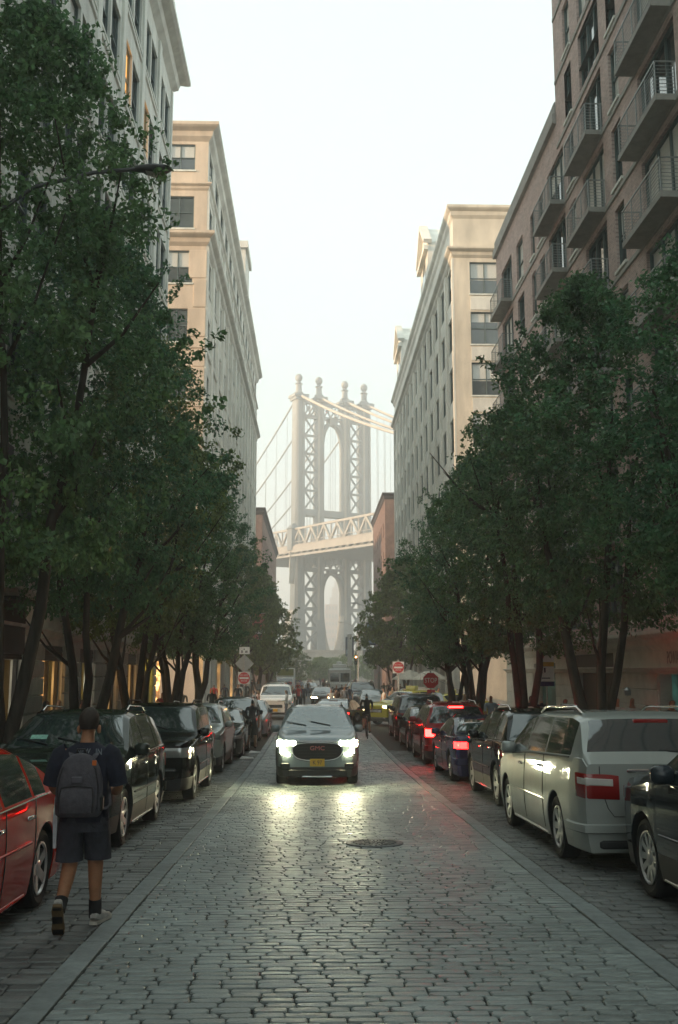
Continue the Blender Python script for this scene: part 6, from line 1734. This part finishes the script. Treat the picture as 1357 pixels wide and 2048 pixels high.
# stop sign with one way plate
t = thing('stop_sign', 'red octagonal stop sign with white arrow plate above it', 'sign', (5.94, 51.0, gz(51) + .12))
zc = 1.40 - t.location.z
post(t, zc + 1.1, M('brown_post', (.09, .05, .035), .6))
def octa(r, y0, y1): return [[(r * math.cos(PI / 8 + k * PI / 4), y, zc + r * math.sin(PI / 8 + k * PI / 4)) for k in range(8)] for y in (y0, y1)]
q = MB(); q.loft(octa(.43, -.05, -.042)); q.build('white_rim', SIGNW, t)
q = MB(); q.loft(octa(.405, -.056, -.049)); q.build('red_face', SIGNR, t)
lettering('STOP', .34, SIGNW, t, (0, -.058, zc), name='sign_text', ext=.001, sx=.78)
q = MB(); q.bbox(-.28, .28, -.05, -.042, zc + .47, zc + 1.02, .004); q.build('upper_panel', SIGNW, t)
q = MB(); z0 = zc + .60; q.box(-.17, .06, -.054, -.051, z0 - .025, z0 + .025); q.add([(.06, -.0535, z0 - .07), (.18, -.0535, z0), (.06, -.0535, z0 + .07)], [(0, 1, 2)]); q.build('arrow', INK, t)
q = MB(); q.box(-.15, -.02, -.054, -.051, zc + .86, zc + .94); q.box(.04, .12, -.054, -.051, zc + .83, zc + .95); q.box(-.12, .06, -.054, -.051, zc + .74, zc + .79); q.build('printed_mark', M('sign_mark_pale', (.4, .36, .38), .6), t)
q = MB(); q.bbox(-.2, .2, -.05, -.042, zc - .62, zc - .45, .004); q.build('lower_panel', SIGNR, t)
# parking regulation sign
t = thing('parking_sign', 'stacked parking regulation signs on a post by the right trees', 'sign', (6.95, 30.0, gz(30) + .12))
bz = -t.location.z
post(t, 3.0, STEEL, .028)
for nm, m, z0, z1 in (('upper_panel', SIGNW, 2.23, 2.56), ('amber_panel', SIGNY, 2.10, 2.225), ('lower_panel', SIGNW, 1.66, 2.095), ('blue_panel', SIGNB, 1.52, 1.655)):
    q = MB(); q.bbox(-.225, .225, -.048, -.038, bz + z0 - .12, bz + z1 - .12, .003); q.build(nm, m, t)
for a, c, e, f, m in ((-.19, -.08, 2.34, 2.5, SIGNR), (-.18, -.12, 1.90, 2.05, INK), (-.08, -.03, 1.92, 2.06, INK), (-.15, .1, 1.74, 1.77, INK)):
    q = MB(); q.box(a, c, -.0515, -.0485, bz + e - .12, bz + f - .12); q.build('printed_mark', m, t)
# cobra head street lamps
def street_lamp(label, x, y, h, arm, side, head_h=0.0, mat=LAMPM, banner=None):
    t = thing('street_lamp', label, 'street lamp', (x, y, gz(y) + .12))
    q = MB(); q.tube([(0, 0, 0), (0, 0, .8), (0, 0, h)], [.12, .10, .06], 12); q.lathe([(.2, 0), (.19, .3), (.13, .6), (.11, .65)], 12); q.build('pole', mat, t, smooth=50)
    q = MB(); q.tube([(0, 0, h - .5), (side * arm * .3, 0, h + .05), (side * arm * .7, 0, h + .32 + head_h * .5), (side * arm, 0, h + .4 + head_h)], .035, 8); q.build('arm', mat, t, smooth=60)
    hx = side * arm
    q = MB(); q.loft([[(hx + side * u, w * math.cos(a), h + .4 + head_h + zz * math.sin(a)) for a in np.linspace(0, 2 * PI, 13)[:-1]] for u, w, zz in ((-.05, .05, .05), (.08, .10, .06), (.28, .14, .075), (.48, .12, .06), (.58, .04, .02))]); q.build('lamp_head', mat, t, smooth=50)
    q = MB(); q.loft([[(hx + side * u, w * math.cos(a), h + .33 + head_h - zz) for a in np.linspace(0, 2 * PI, 13)[:-1]] for u, w, zz in ((.14, .08, .0), (.28, .11, .04), (.42, .08, .02))]); q.build('lens', CLEARL, t)
    return t
street_lamp('dark cobra head street lamp reaching out of the left tree', -5.45, 15.9, 10.15, 2.45, 1)
tl = street_lamp('pale street lamp with pink banner on the far left pavement', -5.6, 90, 9.0, 1.7, 1, .5, STEEL)
street_lamp('slim street lamp behind the dark banner on the far right pavement', 6.5, 100, 8.6, 2.2, -1, .3, STEEL)
street_lamp('second slim street lamp further down on the right', 6.2, 138, 8.6, 2.2, -1, .3, STEEL)
# banners: things hung from the poles
def banner(label, x, y, z0, z1, w, mats, name='banner'):
    t = thing(name, label, 'banner', (x, y, z0))
    q = MB(); n = 10; H = z1 - z0
    for k in range(n):
        a, c = H * k / n, H * (k + 1) / n
        q.add([(-w / 2, .03 * math.sin(k * .7), a), (w / 2, .03 * math.sin(k * .7 + 1), a), (w / 2, .03 * math.sin((k + 1) * .7 + 1), c), (-w / 2, .03 * math.sin((k + 1) * .7), c),
               (-w / 2, .03 * math.sin(k * .7) + .01, a), (w / 2, .03 * math.sin(k * .7 + 1) + .01, a), (w / 2, .03 * math.sin((k + 1) * .7 + 1) + .01, c), (-w / 2, .03 * math.sin((k + 1) * .7) + .01, c)], [(0, 1, 2, 3), (7, 6, 5, 4)])
    q.build('cloth', mats[0], t)
    for (u0, u1, v0, v1, m) in mats[1]:
        q = MB(); q.box(-w / 2 + w * u0, -w / 2 + w * u1, -.045, -.035, H * v0, H * v1); q.build('printed_patch', m, t)
    for zz in (-.02, H + .02):
        q = MB(); q.tube([(-w / 2 - .15, 0, zz), (w / 2, 0, zz)], .02, 6); q.build('rod', STEEL, t)
    return t
PK = M('banner_pink', (.55, .17, .15), .8); DKG = M('banner_dark', (.05, .05, .03), .8)
banner('pink street banner with white band on the far left lamp', -4.85, 89.9, 4.75, 7.0, 1.15, (PK, [(.08, .5, .72, .84, DKG), (.12, .55, .5, .62, DKG), (.02, .98, .2, .36, SIGNW), (.4, .75, .14, .2, DKG)]))
BL = M('banner_blue', (.03, .05, .09), .8); BLP = M('banner_pale_blue', (.25, .36, .45), .8)
banner('blue street banner with orange mark on the far right lamp', 5.75, 99.8, 4.5, 6.7, 1.0, (BL, [(.1, .35, .75, .92, BLP), (.45, .75, .7, .9, BLP), (.1, .9, .06, .36, BLP), (.35, .62, .5, .6, M('banner_orange', (.55, .18, .03), .8))]))
banner('dark blue banner further down the right side', 5.0, 137.8, 4.0, 6.6, 1.15, (BL, [(.2, .8, .55, .85, BLP), (.1, .5, .1, .35, BLP)]))
banner('plain white hanging sign below the blue banner', 5.75, 101.5, 2.7, 4.0, 1.5, (SIGNW, [(.3, .5, .75, .9, DKG)]), 'hanging_sign')
banner('narrow tall white sign beside the bridge leg', 4.3, 118.0, 2.6, 6.2, .55, (SIGNW, []), 'hanging_sign')
# traffic signal far right
t = thing('traffic_signal', 'far traffic signal box right of the street end', 'traffic light', (5.2, 122.5, -.65))
post(t, 5.0, LAMPM, .06)
q = MB(); q.bbox(-.2, .2, -.4, -.08, 3.4, 4.5, .04); q.build('signal_box', BLACK, t)
for k, m in enumerate((M('signal_green_off', (.02, .1, .05), .3), M('signal_amber_off', (.3, .16, .02), .3), M('signal_red_lit', (.6, .1, .02), .3, emis=(1, .45, .12), es=6))):
    q = MB(); q.lathe([(.11, -.02), (.001, -.05)], 12, 'y', (0, -.41, 3.58 + k * .36)); q.build('signal_lens', m, t)
# canvas awnings / umbrellas on the far right pavement
for k, (x, y, lab) in enumerate(((7.0, 73, 'pale closed umbrella beside the do not enter sign'), (8.2, 71, 'wide pale market umbrella under the right corner'))):
    t = thing('umbrella', lab, 'umbrella', (x, y, -.65))
    post(t, 2.6, STEEL, .025)
    q = MB(); q.lathe([(1.3, 1.95), (1.25, 2.05), (.6, 2.45), (.02, 2.65)], 8); q.build('canopy', M('canvas_pale', (.5, .48, .42), .85), t)
# stoop with sloping hand rail at the far right corner
t = thing('stair_rail', 'sloping grey metal stair rail behind the stop sign', 'railing', (8.6, 66.0, -.65))
for k in range(9):
    q = MB(); x = -1.6 + k * .4; zt = 2.5 - k * .19; q.box(x, x + .03, 0, .03, zt - .95, zt); q.build('baluster', STEEL, t)
q = MB(); q.bar((-1.7, .015, 2.55), (1.7, .015, .94), .05, .05); q.build('hand_rail', STEEL, t)
for k in range(6):
    q = MB(); q.box(-1.7 + k * .55, -1.7 + (k + 1) * .55, .1, 1.5, 0, 1.5 - k * .25); q.build('step', CONC, t)
# ------------------------------------------------------------------ evening haze in the air
hb = MB(); hb.box(-1450, 1450, -180, 1300, -2.1, 112)
hz = hb.build('haze', [])
tag(hz, 'thin pale evening haze filling the street air', kind='stuff')
hm = bpy.data.materials.new('haze'); hm.use_nodes = True
ht = hm.node_tree; ht.nodes.clear()
ho = ht.nodes.new('ShaderNodeOutputMaterial'); hv = ht.nodes.new('ShaderNodeVolumePrincipled')
hv.inputs['Color'].default_value = (.97, .98, .98, 1)
hv.inputs['Density'].default_value = .0019
hv.inputs['Anisotropy'].default_value = .2
ht.links.new(hv.outputs[0], ho.inputs['Volume'])
hz.data.materials.append(hm)
